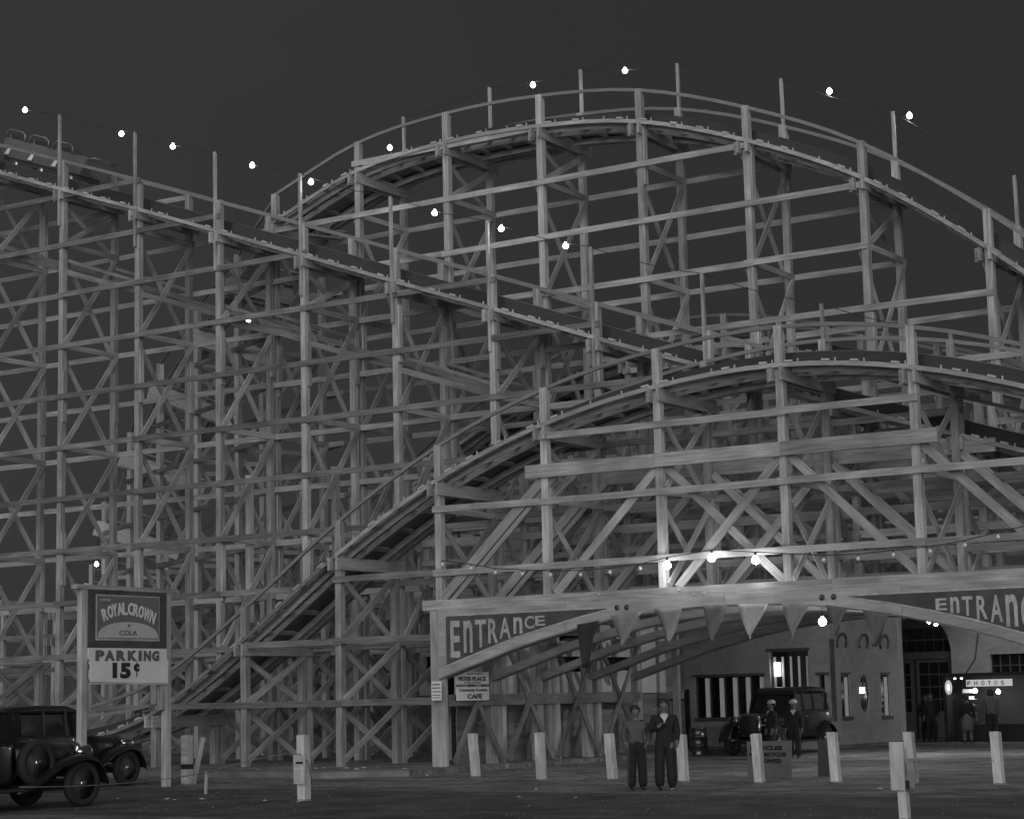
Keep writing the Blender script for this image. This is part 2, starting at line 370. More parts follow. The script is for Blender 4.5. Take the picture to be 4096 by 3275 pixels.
# --- the big hill
hill = thing('roller_coaster_hill', 'highest wooden roller coaster hill, its curved crest against the night sky', 'roller coaster', (-30, 52, 0))
post_row(hill, BFY, KB, tb_, 0.2, jx=0.04); post_row(hill, BBY, KB, tb_, 0.19)
ledger_row(hill, BFY, -1, KB, lambda x: ZB(x)+.4, off=.125, m=POST); ledger_row(hill, BBY, 1, KB, lambda x: ZB(x)+.1, off=.122, m=POST)
bent_row(hill, BFY, BBY, KB, ZB); beams_row(hill, BFY, BBY, KB, ZB); track(hill, BFY, BBY, KB, ZB)
# --- the low hill behind
back = thing('roller_coaster_return', 'rear roller coaster track seen through the lattice between the hump and the big hill', 'roller coaster', (-28, 57, 0))
EF, EB = 55.7, 58.2
post_row(back, EF, KE, te_, 0.19); post_row(back, EB, KE, te_, 0.19)
ledger_row(back, EF, -1, KE, lambda x: ZE(x)+.3, off=.122, m=POST); ledger_row(back, EB, 1, KE, lambda x: ZE(x)+.3, off=.122, m=POST)
bent_row(back, EF, EB, KE, ZE); beams_row(back, EF, EB, KE, ZE); track(back, EF, EB, KE, ZE)

# --- the descending curve that leaves the big hill to the left and the rear
curve = thing('roller_coaster_curve', 'descending curve of roller coaster with planks coloured pale for lamplight behind the tall lattice', 'roller coaster', (-50, 56, 0))
path = [(-41.86, 50.77, 17.25), (-44.72, 52.26, 16.0), (-47.81, 53.7, 14.8), (-50.9, 55.15, 13.3), (-53.89, 56.77, 11.2), (-56.84, 58.48, 8.9), (-59.6, 60.6, 6.7), (-62.0, 63.1, 5.0), (-64.0, 66.0, 4.0), (-65.4, 69.3, 3.6)]
path = [Vector(p) for p in path]
def nrm(i):
    t = path[min(i+1, len(path)-1)]-path[max(i-1, 0)]; t.z = 0; t.normalize(); return Vector((-t.y, t.x, 0))*(1 if Vector((-t.y, t.x, 0)).y > 0 else -1)
inn = []
for i, p in enumerate(path):
    bank = -0.75*min(1, i/3)
    q = p+nrm(i)*2.5; q.z = p.z+bank; inn.append(q)
for i, (p, q) in enumerate(zip(path, inn)):
    if i == 0: continue
    new = 2 <= i <= 7; pm = PALEW if new else POST; bmk = PALEW if new else BEAM  # paler wood on these bents: the lamps' light is in the colour
    for e, t in ((p, .95), (q, .95)): beam('post', (e.x, e.y, 0.1), (e.x, e.y, e.z+t), .19, .19, pm, curve, up=(1, 0, 0))
    d = (q-p).normalized(); side = Vector((0, 0, 1)).cross(d).normalized()
    for s in (-1, 1): beam('cross_beam', p-d*.4+side*(s*.14)-Vector((0, 0, .18)), q+d*.4+side*(s*.14)-Vector((0, 0, .18)), .08, .56, CURVB if new else BEAM, curve)
    for z in CROSS:
        if z < min(p.z, q.z)-.5: beam('cross_member', (p.x+side.x*.13, p.y+side.y*.13, z), (q.x+side.x*.13, q.y+side.y*.13, z), .05, .15, PALEW if new else BRAC, curve)
    zz = [0.2]+[z for z in CROSS if z < min(p.z, q.z)-.5]
    for a, c in zip(zz[:-1], zz[1:]):
        for s in (1, -1):
            A, B = (a, c) if s > 0 else (c, a)
            beam('brace', (p.x-side.x*.13*s, p.y-side.y*.13*s, A), (q.x-side.x*.13*s, q.y-side.y*.13*s, B), .045, .14, BRAC, curve)
for i in range(len(path)-1):
    for row, s in ((path, -1), (inn, 1)):
        a, b = row[i], row[i+1]; n = nrm(i)*(s*.125)
        for z in LEV:
            if z < min(a.z, b.z)+.2: beam('ledger', (a.x+n.x, a.y+n.y, z), (b.x+n.x, b.y+n.y, z+random.uniform(-.03, .03)), .05, .16, LEDG, curve)
        sweep('handrail', [a+Vector((0, 0, .93)), b+Vector((0, 0, .93))], .075, .095, RAILW, curve)
    for f in (0.06, .28, .72, .94):
        a = path[i].lerp(inn[i], f); b = path[i+1].lerp(inn[i+1], f)
        if f in (.28, .72): sweep('track_beam', [a+Vector((0, 0, .2)), b+Vector((0, 0, .2))], .30, .26, DECK, curve)
        else: sweep('walkway_plank', [a+Vector((0, 0, .07)), b+Vector((0, 0, .07))], .34, .05, DECK, curve)
    for f in (.1, .3, .5, .7, .9):
        a = path[i].lerp(path[i+1], f); b = inn[i].lerp(inn[i+1], f); beam('tie', a+Vector((0, 0, .04)), b+Vector((0, 0, .04)), .16, .06, DECK, curve)
# --- low frames far behind, left of the entrance
far = thing('roller_coaster_far_frames', 'low rear trestles of roller coaster standing behind the tall lattice beside the clapboard wall', 'roller coaster', (-52, 66, 0))
def fartop(a, b): return lambda x: a+b*math.sin(x*.21)
for j, (Y, ks, f) in enumerate(((61.2, range(-9, -1), fartop(5.6, 1.6)), (63.8, range(-9, -1), fartop(5.6, 1.6)), (68.0, range(-13, -1), fartop(7.6, 1.4)), (70.6, range(-13, -1), fartop(7.6, 1.4)))):
    post_row(far, Y, ks, f, .19, splice=False); ledger_row(far, Y, -1 if j % 2 == 0 else 1, ks, f, off=.122)
    if j % 2 == 0:
        bent_row(far, Y, Y+2.6, ks, f, levels=[LEV[0], LEV[1], LEV[3]]); beams_row(far, Y, Y+2.6, ks, f)

# ------------------------------------------------------------------ entrance truss and arched ribs
ent = thing('entrance_truss', 'timber truss carrying the roller coaster over the arched entrance', 'truss', (-23, 45, 0))
ROWS = [CF, CB, AF+.02, AB, BBY, EF]
def zt(x): return 7.71
for j, Y in enumerate(ROWS):
    y = Y-.16 if j != 1 else Y+.17
    xe = -17.3+(-.1 if j == 0 else .25)
    for a, b in ((-28.75, -24.9), (-24.9, -21.4), (-21.4, xe)):
        beam('top_chord', (a+.005, y, 7.70), (b-.005, y, 7.69), .10, .34, TRUSS, ent)
    for a, b in ((-32.1, -26.6), (-26.6, -20.2), (-20.2, -14.0)):
        beam('bottom_chord', (a+.004, y, 4.37), (b-.004, y, 4.36), .10, .27, TRUSS, ent)
    P = [GX(i) for i in range(2, 8)]       # -31.63 ... -14.58
    dg = [((P[1], 7.55), (P[0]+.05, 4.5)), ((P[2]-.05, 7.55), (P[1]+.25, 4.5)), ((P[2]+.12, 7.55), (P[3]-.12, 4.5)), ((P[3]-.05, 7.55), (P[2]+.4, 4.5)), ((P[3]+.12, 7.55), (P[4]-.1, 4.5)), ((P[4]+.1, 7.55), (P[5]-.1, 4.5))]
    for q, ((xa, za), (xb, zb)) in enumerate(dg):
        yy = Y+(.05 if q in (2, 4, 5) else -.04)
        beam('diagonal', (xa, yy+.0, za), (xb, yy+.0, zb), .07, .21 if q else .26, TRUSS, ent)
        if q == 0: beam('diagonal', (xa+.32, yy+.02, za), (xb+.36, yy+.02, zb), .07, .12, TRUSS, ent)
for Y in (49.3, 52.0, 54.6, 57.0, 60.6):
    for z in [LEV[2]-.5, LEV[2]+.02, LEV[2]+.62, LEV[2]+1.2, LEV[3]+.02, LEV[3]+.7, LEV[4]+.02]:
        for a in range(1, 7, 2) if Y < 60 else range(1, 7):
            if Y < 60 and z > 7.2: continue
            beam('ledger', (GX(a)-.1, Y, z), (GX(a+(2 if Y < 60 else 1))+.1, Y, z+random.uniform(-.03, .03)), .05, random.choice((.16, .2, .24)), SLAT, ent)
    for a in range(-1, 8): beam('post', (GX(a), Y+.14, 4.4), (GX(a), Y+.14, 9), .19, .19, POST, ent, up=(1, 0, 0))
for a in range(3, 7):                      # floor beams over the passage, front to back
    for z in (4.18,): beam('joist', (GX(a)+.4, CF+.1, z), (GX(a)+.4, EF, z), .08, .2, BRAC, ent)
ARX = [-31.55, -29.97, -29.09, -28.23, -27.11, -26.3, -24.44, -22.97, -21.2, -19.83, -18.53, -17.72, -16.78, -16.0, -14.45]
ARZ = [2.43, 2.91, 3.18, 3.38, 3.63, 3.77, 3.96, 4.0, 3.94, 3.79, 3.57, 3.39, 3.16, 2.93, 2.43]
arf = interp(ARX, ARZ)
axs = [ARX[0]+(ARX[-1]-ARX[0])*i/30 for i in range(31)]
FY = CF-.24
for i0, i1 in ((0, 7), (7, 15), (15, 23), (23, 30)):
    xx = axs[i0:i1+1]; band('fascia_board', [xx[0]+.006]+xx[1:-1]+[xx[-1]-.006], arf, lambda x: 4.232, .05, FASC, ent, FY-.05-.004*(i0 % 2))
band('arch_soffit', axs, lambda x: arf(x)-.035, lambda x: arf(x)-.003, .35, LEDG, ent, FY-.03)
for Y in (CB-.2, 50.1, 52.85, 55.4):
    band('arch_rib', axs, lambda x: arf(x)-.06, lambda x: min(arf(x)+.15, 4.21), .06, FASC, ent, Y-.06)
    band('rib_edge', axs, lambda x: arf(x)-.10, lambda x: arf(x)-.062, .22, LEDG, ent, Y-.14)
for Y in (55.4,):
    for x in (-31.63, -14.58): beam('post', (x, Y+.2, 0), (x, Y+.2, 4.3), .2, .2, POST, ent, up=(1, 0, 0))
for x in (-31.63, -14.58):                 # casing of the front gate posts
    beam('gate_post', (x, CF-.15, 0), (x, CF-.15, 4.22), .1, .46, FASC, ent, up=(1, 0, 0))
    for Y in (CB, 50.1, 52.85): beam('gate_post', (x+.02, Y-.26, 0.0), (x+.02, Y-.26, 3.4), .34, .2, POST, ent, up=(1, 0, 0))
for Yc in (46.5, 49.1, 51.7, 54.2):        # transverse rail and braces at the left side of the passage
    beam('side_rail', (-31.45, Yc-1.3, 1.85), (-31.45, Yc+1.3, 1.85), .06, .3, LEDG, ent)
    for s in (1, -1):
        beam('side_brace', (-31.38+s*.02, Yc-1.2*s, .2), (-31.38+s*.02, Yc+1.2*s, 3.5), .05, .16, LEDG, ent)
for hx in (-26.03, -25.75, -20.43, -20.13):
    put('round_hole', lathe_mesh('round_hole', [(.075, 0), (.075, -.008)], SIGND, 14, 'y'), ent, Matrix.Translation((hx, FY-.052, 4.06)))
for bx in (-31.5, -31.2, -27.0, -26.6, -24.3, -23.9, -23.6):
    put('bolt', lathe_mesh('bolt', [(.028, 0), (.02, -.025)], PALEW, 8, 'y'), ent, Matrix.Translation((bx, CF-.215, 4.42 if bx < -24 else 4.30)))

def entrance_sign(label, pts_top, pts_bot, letters, mirror=False):
    s = thing('entrance_sign', label, 'sign', ((pts_top[0][0]+pts_top[-1][0])/2, FY-.06, 3.6), 0, 'ENTRANCE signs on the arch')
    out = pts_bot+list(reversed(pts_top))
    cx = sum(p[0] for p in out)/len(out); 
    plate('border', out, .012, SIGNL, s, (0, FY-.052, 0), (1, 0, 0), (0, 0, 1))
    b = .05
    ins_b = [(x, z+b) for x, z in pts_bot]; ins_t = [(x, z-b*.75) for x, z in pts_top]
    ins_b[0] = (ins_b[0][0]+b*.6, ins_b[0][1]); ins_t[0] = (ins_t[0][0]+b*.6, ins_t[0][1]); ins_b[-1] = (ins_b[-1][0]-b*.6, ins_b[-1][1]); ins_t[-1] = (ins_t[-1][0]-b*.6, ins_t[-1][1])
    plate('panel', ins_b+list(reversed(ins_t)), .008, SIGND, s, (0, FY-.066, 0), (1, 0, 0), (0, 0, 1))
    for ch, x0, x1, z0, z1 in letters:
        text_in('letter', ch, SIGNL, s, (0, FY-.08, 0), (1, 0, 0), (0, 0, 1), x0, x1, z0, z1, bold=.018)
    return s
bl = lambda x: arf(x)+.22
xs_l = [-31.3, -30.6, -29.97, -29.09, -28.23, -27.11, -26.3]
LT = [('E', -31.12, -30.82, 2.96, 3.93), ('n', -30.70, -30.42, 3.08, 3.93), ('T', -30.33, -29.99, 3.21, 3.93), ('R', -29.92, -29.62, 3.30, 3.94), ('A', -29.57, -29.22, 3.41, 3.95), ('n', -29.13, -28.86, 3.52, 3.95), ('c', -28.79, -28.5, 3.63, 3.96), ('e', -28.46, -28.17, 3.70, 3.95)]
LT = [(c.upper() if c in 'ce' else c, *r) for c, *r in LT]
entrance_sign('dark ENTRANCE sign with letters shrinking to the right above the cafe posters', [(x, 4.09) for x in xs_l], [(x, bl(x)) for x in xs_l], LT)
xs_r = [-19.8, -18.68, -17.71, -16.76, -16.05, -15.3, -14.7]
RT = [('E', -17.6, -17.33, 3.63, 3.9), ('n', -17.25, -17.04, 3.55, 3.92), ('T', -16.97, -16.72, 3.48, 3.92), ('R', -16.63, -16.38, 3.39, 3.92), ('A', -16.31, -16.03, 3.31, 3.92), ('n', -15.95, -15.68, 3.2, 3.92), ('C', -15.6, -15.32, 3.1, 3.92), ('E', -15.2, -14.92, 3.0, 3.92)]
entrance_sign('dark ENTRANCE sign with letters growing to the right beyond the pennants', [(x, 4.09) for x in xs_r], [(x, bl(x)) for x in xs_r], RT)
#MORE
# ------------------------------------------------------------------ light poles, wires and bulbs above the tracks
BM = {}
def bulb(parent, p, r=0.075, lit=True, drop_=.1, watts=0.0, part='bulb'):
    k = (r, lit)
    if k not in BM:
        prof = [(0.3*r, 1.25*r), (.36*r, 1.0*r), (.62*r, .72*r), (.93*r, .25*r), (r, -.1*r), (.85*r, -.55*r), (.5*r, -.88*r), (.05*r, -1.0*r)]
        BM[k] = (lathe_mesh('bulb', prof, BULB if lit else BULBD, 12), lathe_mesh('socket', [(.3*r, 2.1*r), (.34*r, 1.9*r), (.34*r, 1.2*r), (.3*r, 1.1*r)], SOCK, 8))
    b = put(part, BM[k][0], parent, Matrix.Translation(p)); put('socket', BM[k][1], b, Matrix.Translation(p))
    if watts:
        ld = bpy.data.lights.new('bulb_light', 'POINT'); ld.energy = watts; ld.shadow_soft_size = r*1.15
        lo = bpy.data.objects.new('bulb_light', ld); C.objects.link(lo); lo.parent = b; lo.matrix_basis = Matrix.Translation((0, 0, -r*1.3))
    return b
def sag(a, b, s, n=8):
    a, b = Vector(a), Vector(b); return [a.lerp(b, i/n)-Vector((0, 0, s*4*(i/n)*(1-i/n))) for i in range(n+1)]
def light_line(label, tops, bulbs, wt=0.0):
    s = thing('string_of_lights', label, 'lights', tops[len(tops)//2])
    for a, b in zip(tops[:-1], tops[1:]): tube('wire', sag(a, b, .1), .011, WIRE, s, 4)
    for p in bulbs:
        bulb(s, p, .085, True, watts=wt); tube('bulb_cord', [(p[0], p[1], p[2]+.16), (p[0], p[1], p[2]+.30)], .009, WIRE, s, 4)
    return s
pt = []
for k in KA:
    x = GX(k); zt_ = ta_(x)+1.55
    beam('light_pole', (x-.03, AF-.15, ZA(x)-1.2), (x-.05, AF-.15, zt_), .085, .085, POST, drop, up=(1, 0, 0)); pt.append((x-.05, AF-.15, zt_))
light_line('bulbs on a wire from pole to pole along the long sloping track', pt, [(-50.43, 47.95, 22.02), (-45.97, 47.95, 20.42), (-43.73, 47.95, 19.62), (-40.43, 47.95, 18.46), (-38.11, 47.95, 17.56), (-33.54, 47.95, 15.91), (-31.24, 47.95, 15.11), (-29.11, 47.95, 14.31)], 8)
pt = []
for k in range(0, 8):
    x = GX(k); zt_ = tb_(x)+1.45
    beam('light_pole', (x-.03, BBY+.15, ZB(x)-.3), (x-.05, BBY+.15, zt_), .085, .085, POST, hill, up=(1, 0, 0)); pt.append((x-.05, BBY+.15, zt_))
light_line('bulbs on a wire from pole to pole over the crest of the highest hill', pt, [(-39.04, 53.3, 19.95), (-33.41, 53.3, 21.04), (-30.06, 53.3, 20.87), (-23.33, 53.3, 18.98), (-20.94, 53.3, 17.83)], 8)
for lab, p in (('single lit bulb hanging inside the tall lattice below the descending curve', (-48.27, 57.0, 15.8)), ('single lit bulb low among rear trestles above the parking sign', (-55.84, 57.0, 7.3))):
    t = thing('hanging_lamp', lab, 'lamp', p); bulb(t, p, .085, True, watts=(150 if p[2] > 10 else 14)); tube('cord', [(p[0], p[1], p[2]+.16), (p[0]+.02, p[1]+.1, p[2]+.9)], .01, WIRE, t, 4)

# entrance string
es = thing('string_of_lights', 'string of small unlit bulbs and three lit bulbs across the entrance truss', 'lights', (-23.2, 44.8, 5.2))
small = [(-31.27, 5.42), (-30.36, 5.27), (-29.59, 5.12), (-28.76, 5.04), (-27.9, 4.97), (-27.0, 4.93), (-26.14, 4.95), (-25.27, 5.0), (-20.29, 4.93), (-19.41, 4.91), (-18.53, 4.95), (-17.63, 4.98), (-16.79, 5.07), (-16.0, 5.21), (-15.2, 5.33)]
for x, z in small: bulb(es, (x, 44.78, z), .052, False)
big = [(-24.47, 5.03), (-23.23, 5.14), (-22.05, 5.02)]
for x, z in big: bulb(es, (x, 44.74, z), .10, True, watts=14)
allp = sorted([(x, z+.11) for x, z in small]+[(x, z+.20) for x, z in big]); tube('wire', [(x, 44.78, z) for x, z in allp], .012, WIRE, es, 4)
t = thing('hanging_lamp', 'lit bulb hanging below the arch among the pennants', 'lamp', (-20.76, 45.6, 3.52)); bulb(t, (-20.76, 45.6, 3.52), .10, True, watts=110)
tube('cord', [(-20.76, 45.6, 3.7), (-20.76, 45.62, 4.2)], .01, WIRE, t, 4)
t = thing('ceiling_lamp', 'pair of small lit bulbs high at the rear of the passage', 'lamp', (-22.0, 57.0, 3.9))
beam('batten', (-22.5, 57.0, 4.24), (-21.0, 57.0, 4.24), .08, .08, LEDG, t)
for p in ((-22.59, 57.0, 3.81), (-22.37, 57.0, 3.74)): bulb(t, p, .055, True, watts=260); tube('cord', [(p[0], p[1], p[2]+.1), (p[0], p[1], 4.21)], .01, WIRE, t, 4)

# pennants
PEN = [mat('pale_pennant_cloth', .24, .9, 0, .15, scale=(6, 6, 3)), mat('grey_pennant_cloth', .13, .9, 0, .15, scale=(6, 6, 3)), mat('white_pennant_cloth', .42, .9, 0, .15, scale=(6, 6, 3)), mat('black_pennant_cloth', .03, .9)]
def pennant(label, a, b, tip, m, twist=0.0):
    V = []; F = []; a, b, tip = Vector((a[0], 0, a[1])), Vector((b[0], 0, b[1])), Vector((tip[0], 0, tip[1])); n = 8
    for i in range(n+1):
        f = i/n
        for j in range(5):
            g = j/4; p = a.lerp(b, g).lerp(tip, f); p.y = .05*math.sin(g*5+f*4+a.x)+twist*f*(g-.5); V.append(p)
    for i in range(n):
        for j in range(4): q = i*5+j; F.append((q, q+1, q+6, q+5))
    o = put('pennant', mesh('pennant', V, F, m, True), None, Matrix.Translation((0, 44.84, 0)))
    md = o.modifiers.new('thickness', 'SOLIDIFY'); md.thickness = .006
    return tag(o, label, 'pennant', 'pennants under the entrance arch')
pennant('black twisted pennant hanging limp below the narrow end of the first sign', (-27.15, 3.68), (-26.55, 3.76), (-27.0, 2.6), PEN[3], .35)
pennant('grey pennant beside the black twisted one', (-26.17, 3.86), (-25.25, 3.93), (-25.91, 3.05), PEN[0])
pennant('pale grey pennant between two grey ones near the round holes', (-24.94, 3.98), (-24.11, 3.99), (-24.54, 3.12), PEN[0])
pennant('darker grey pennant beside the white one', (-23.61, 4.0), (-22.9, 4.0), (-23.35, 3.1), PEN[1])
pennant('white pennant with wavy folds at the top of the arch', (-22.65, 4.0), (-21.83, 3.97), (-22.33, 3.15), PEN[2])
pennant('light grey pennant beside the white pennant, towards the lit bulb', (-21.43, 3.96), (-20.72, 3.91), (-21.23, 3.12), PEN[0])
pennant('dark grey pennant just behind the lit bulb', (-20.3, 3.88), (-19.75, 3.78), (-20.1, 3.15), PEN[1])
pennant('wide dark grey pennant folded over below the second sign', (-19.38, 3.72), (-18.7, 3.6), (-19.15, 2.86), PEN[1], .2)

# ------------------------------------------------------------------ coaster train at the top of the drop
def train():
    sl = (ZA(-48)-ZA(-52))/4.0; an = math.atan(sl)
    base = Vector((-50.0, 49.25, ZA(-50)+.36))
    t = thing('coaster_car', 'pale open coaster car with curved grab bars going over the top of the drop', 'coaster car', base)
    t.matrix_basis = Matrix.Translation(base) @ Matrix.Rotation(-an, 4, 'Y')
    prof = [(-2.6, .32), (1.35, .32), (1.62, .95), (-2.6, .95)]
    V = []; F = []
    for y in (-.62, .62):
        for x, z in prof: V.append((x, y*(1 if z > .5 else .9), z))
    F = [(0, 1, 2, 3), (7, 6, 5, 4), (0, 4, 5, 1), (1, 5, 6, 2), (3, 7, 4, 0)]
    o = put('body', mesh('body', V, F, SILVER), t, None, True); md = o.modifiers.new('thickness', 'SOLIDIFY'); md.thickness = .05
    block('floor', -2.5, 1.3, -.5, .5, .16, .31, GREASED, t, True)
    for i, x in enumerate((-2.1, -.9, .3)):
        block('seat', x-.25, x+.3, -.53, .53, .4, .62, DARK, t, True); block('seat_back', x-.34, x-.24, -.53, .53, .4, 1.12, DULLM, t, True)
        for y in (-.66,): tube('grab_bar', [(x-.4, y, .95), (x-.38, y, 1.13), (x-.25, y, 1.25), (x+.4, y, 1.25), (x+.55, y, 1.16), (x+.6, y, .95)], .03, SILVER, t, 6, True)
        plate('side_marking', [(0, 0), (.22, 0), (.26, .3), (.16, .32)], .01, WHITE, t, (x-.3, -.625, .38), (1, 0, 0), (0, .1, 1), True)
    for x in (-1.9, -.6, .9):
        for y in (-.47, .47): put('wheel', lathe_mesh('wheel', [(.13, -.04), (.14, 0), (.13, .04)], STEEL, 12, 'y'), t, Matrix.Translation((x, y, .12)), True)
    tube('bumper_bar', [(1.62, -.55, .9), (1.8, -.5, 1.0), (1.8, .5, 1.0), (1.62, .55, .9)], .03, SILVER, t, 6, True)
train()

# ------------------------------------------------------------------ posters beside the entrance
def poster(label, Y0, Y1, z0, z1, lines):
    s = thing('poster', label, 'poster', (-31.28, (Y0+Y1)/2, z0))
    plate('board', [(Y0, z0), (Y1, z0), (Y1, z1), (Y0, z1)], .02, WHITE, s, (-31.30, 0, 0), (0, 1, 0), (0, 0, 1))
    for txt, a, b, c, d, m, bo in lines: text_in('lettering', txt, m, s, (-31.273, 0, 0), (0, 1, 0), (0, 0, 1), a, b, c, d, bo)
poster('white cafe poster reading PETES PLACE under the entrance sign', 45.36, 46.9, 2.27, 2.60, [('PETES PLACE', 45.45, 46.75, 2.36, 2.47, INK, .03), ('AT THE OTHER END', 45.7, 46.5, 2.295, 2.33, GREYINK, 0), ('EAT AND DRINK AT', 45.85, 46.6, 2.53, 2.56, GREYINK, 0)])
poster('white poster reading COMMUNITY FOUNTAIN CAFE fixed above the low side rail', 45.36, 46.9, 1.84, 2.20, [('Community Fountain', 45.45, 46.8, 2.06, 2.16, GREYINK, .02), ('CAFE', 45.85, 46.55, 1.89, 2.01, INK, .03)])
np_ = thing('notice', 'small printed paper notice tacked to the pale gate post', 'notice', (-31.55, 44.99, 1.86))
plate('paper', [(-31.71, 1.86), (-31.39, 1.86), (-31.39, 2.36), (-31.71, 2.36)], .006, WHITE, np_, (0, CF-.39, 0), (1, 0, 0), (0, 0, 1))
for i, z in enumerate((2.28, 2.19, 2.09, 2.0, 1.93)): block('print_line', -31.68, -31.43+.01*(i % 3), CF-.402, CF-.398, z-.022+.004*i, z+.012, GREYINK, np_)

# ------------------------------------------------------------------ parking sign
def parking_sign():
    X = -33.5; s = thing('parking_sign', 'tall soft drink and PARKING 15 cent sign on two pale posts beside parked cars', 'sign', (X, 35.2, 0))
    O = (X, 0, 0); U = (0, 1, 0); W = (0, 0, 1)
    r = lambda a, b, c, d: [(a, c), (b, c), (b, d), (a, d)]
    for y in (33.76, 36.52):
        beam('post', (X, y, 0), (X, y, 4.52), .17, .15, POST, s, up=(1, 0, 0))
    beam('post_cap', (X, 33.5, 4.57), (X, 36.66, 4.56), .19, .10, POST, s)
    for y in (33.93, 36.36): beam('post_cleat', (X-.02, y, 1.78), (X-.02, y, 2.42), .12, .16, POST, s, up=(1, 0, 0))
    plate('upper_board', r(33.85, 36.43, 3.2, 4.51), .03, SIGND, s, (X+.06, 0, 0), U, W)
    plate('lower_board', [(33.86, 3.2), (33.86, 2.95), (33.93, 2.9), (33.95, 2.44), (36.48, 2.40), (36.5, 2.92), (36.44, 2.96), (36.43, 3.2)], .035, WHITE, s, (X+.06, 0, 0), U, W)
    plate('panel_border', r(34.09, 36.18, 3.37, 4.41), .012, SIGNL, s, (X+.09, 0, 0), U, W)
    plate('panel', r(34.12, 36.15, 3.42, 4.385), .008, MIDS, s, (X+.102, 0, 0), U, W)
    arc = [(35.13+.99*math.cos(a), 3.44+.36*math.sin(a)**.8) for a in [math.pi*i/20 for i in range(21)]]
    plate('half_disc', [(35.13-.99, 3.43)]+list(reversed(arc)), .006, PALEDISC, s, (X+.11, 0, 0), U, W)
    tx = lambda t, a, b, c, d, m, bo, rot=0, sh=0: text_in('lettering', t, m, s, (X+.122, 0, 0), U, W, a, b, c, d, bo, sh, rot)
    zc = [('R', 405, 533), ('O', 487, 488), ('Y', 553, 458), ('A', 635, 440), ('L', 712, 432), ('C', 803, 432), ('R', 885, 450), ('O', 968, 473), ('W', 1060, 512), ('N', 1150, 560)]
    for i, (c, zx, zy) in enumerate(zc):
        px, py = 300+.2553*zx, 2320+.2553*zy; u = 33.93+(px-352)*.00826; v = 4.51-(py-2358)*.00566
        d = (u-35.1); wd = .17 if c != 'W' else .21; tx(c, u-wd/2, u+wd/2, v-.145, v+.145, WHITE, .035, -d*.42)
    tx('DRINK', 34.2, 34.55, 4.25, 4.31, SIGNL, .02, 0, .2); tx('COLA', 34.82, 35.4, 3.5, 3.61, GREYINK, .0)
    tube('bolt_mark', [(X+.118, 35.16, 3.74), (X+.118, 35.1, 3.7)], .02, SIGND, s, 5)
    for c, a, b in (('P', 34.08, 34.36), ('A', 34.37, 34.70), ('R', 34.75, 35.06), ('K', 35.12, 35.43), ('I', 35.48, 35.58), ('N', 35.65, 35.89), ('G', 35.93, 36.17)):
        text_in('lettering', c, GREYINK, s, (X+.1, 0, 0), U, W, a, b, 2.91, 3.15, .06)
    for c, a, b, z0, z1 in (('1', 34.63, 34.77, 2.52, 2.87), ('5', 34.88, 35.22, 2.51, 2.87), ('c', 35.32, 35.50, 2.67, 2.85)):
        text_in('lettering', c, INK, s, (X+.1, 0, 0), U, W, a, b, z0, z1, .06)
    plate('lettering', r(35.405, 35.43, 2.55, 2.89), .006, INK, s, (X+.1, 0, 0), U, W)
    beam('bottom_trim', (X+.07, 33.95, 2.405), (X+.07, 36.5, 2.38), .06, .05, POST, s)
parking_sign()

# ------------------------------------------------------------------ bollards, stakes, ropes
def square_post(name, label, x, y, h, wd, lean=(0, 0), group=None, m=WHITEB, cat='bollard', notch=False):
    V = []; n = 5
    t = thing(name, label, cat, (x, y, 0), 0, group)
    for i in range(n):
        f = i/(n-1); z = h*f-.03*(i == 0)
        for a, b in ((-1, -1), (1, -1), (1, 1), (-1, 1)): V.append((a*wd/2+lean[0]*f+random.uniform(-.003, .003), b*wd/2+lean[1]*f+random.uniform(-.003, .003), z+(random.uniform(-.012, .012) if i == n-1 else 0)))
    F = [(3, 2, 1, 0)]
    for i in range(n-1):
        q = 4*i
        for j in range(4): F.append((q+j, q+(j+1) % 4, q+4+(j+1) % 4, q+4+j))
    q = 4*(n-1)
    if notch:
        V.append((lean[0]-.04, lean[1], h-.1)); F += [(q, q+1, q+4), (q+1, q+2, q+4), (q+2, q+3, q+4), (q+3, q, q+4)]
    else: F.append((q, q+1, q+2, q+3))
    put('shaft', mesh('shaft', V, F, m), t, None, True)
    put('earth_collar', lathe_mesh('earth_collar', [(wd*.95, -.02), (wd*.8, .02), (wd*.55, .03)], DIRT, 10), t, None, True)
    return t
BX = [(-28.36, 41.87, 1.04, 'beside the gate post'), (-25.59, 40.46, 1.07, 'with open ground on both sides'), (-23.66, 40.4, 1.03, 'close beside the youth in the grey pullover'), (-21.38, 39.52, 1.01, 'in front of the oil drum'), (-19.34, 39.04, 1.01, 'standing before the motorcycle notice board'), (-17.81, 39.46, 1.02, 'in front of the corner of the stucco building'), (-16.08, 39.33, 1.01, 'behind the post with the nailed plank'), (-14.14, 38.9, 1.0, 'roped, in front of the photo stall')]
for x, y, h, d in BX: square_post('bollard', 'whitewashed square wooden bollard '+d, x, y, h, .175, (random.uniform(-.08, -.02), 0), 'whitewashed bollards along the entrance')
bp = square_post('broken_post', 'broken whitewashed post with a torn board tied round it', -25.29, 31.44, 1.24, .185, (-.01, 0), None, WHITEB, 'post', True)
plate('torn_board', [(-.14, .32), (.12, .31), (.13, .5), (.15, .83), (.11, .86), (-.15, .87)], .02, PALEW, bp, (0, -.12, 0), (1, 0, 0), (0, 0, 1), True)
block('dark_stripe', -.08, .09, -.147, -.141, .70, .74, INK, bp, True)
text_in('lettering', 'NO PARKING', WHITE, bp, (0, -.142, 0), (0, 0, 1), (-1, 0, 0), .36, .66, -.09, -.03, .02, 0, 0, True)
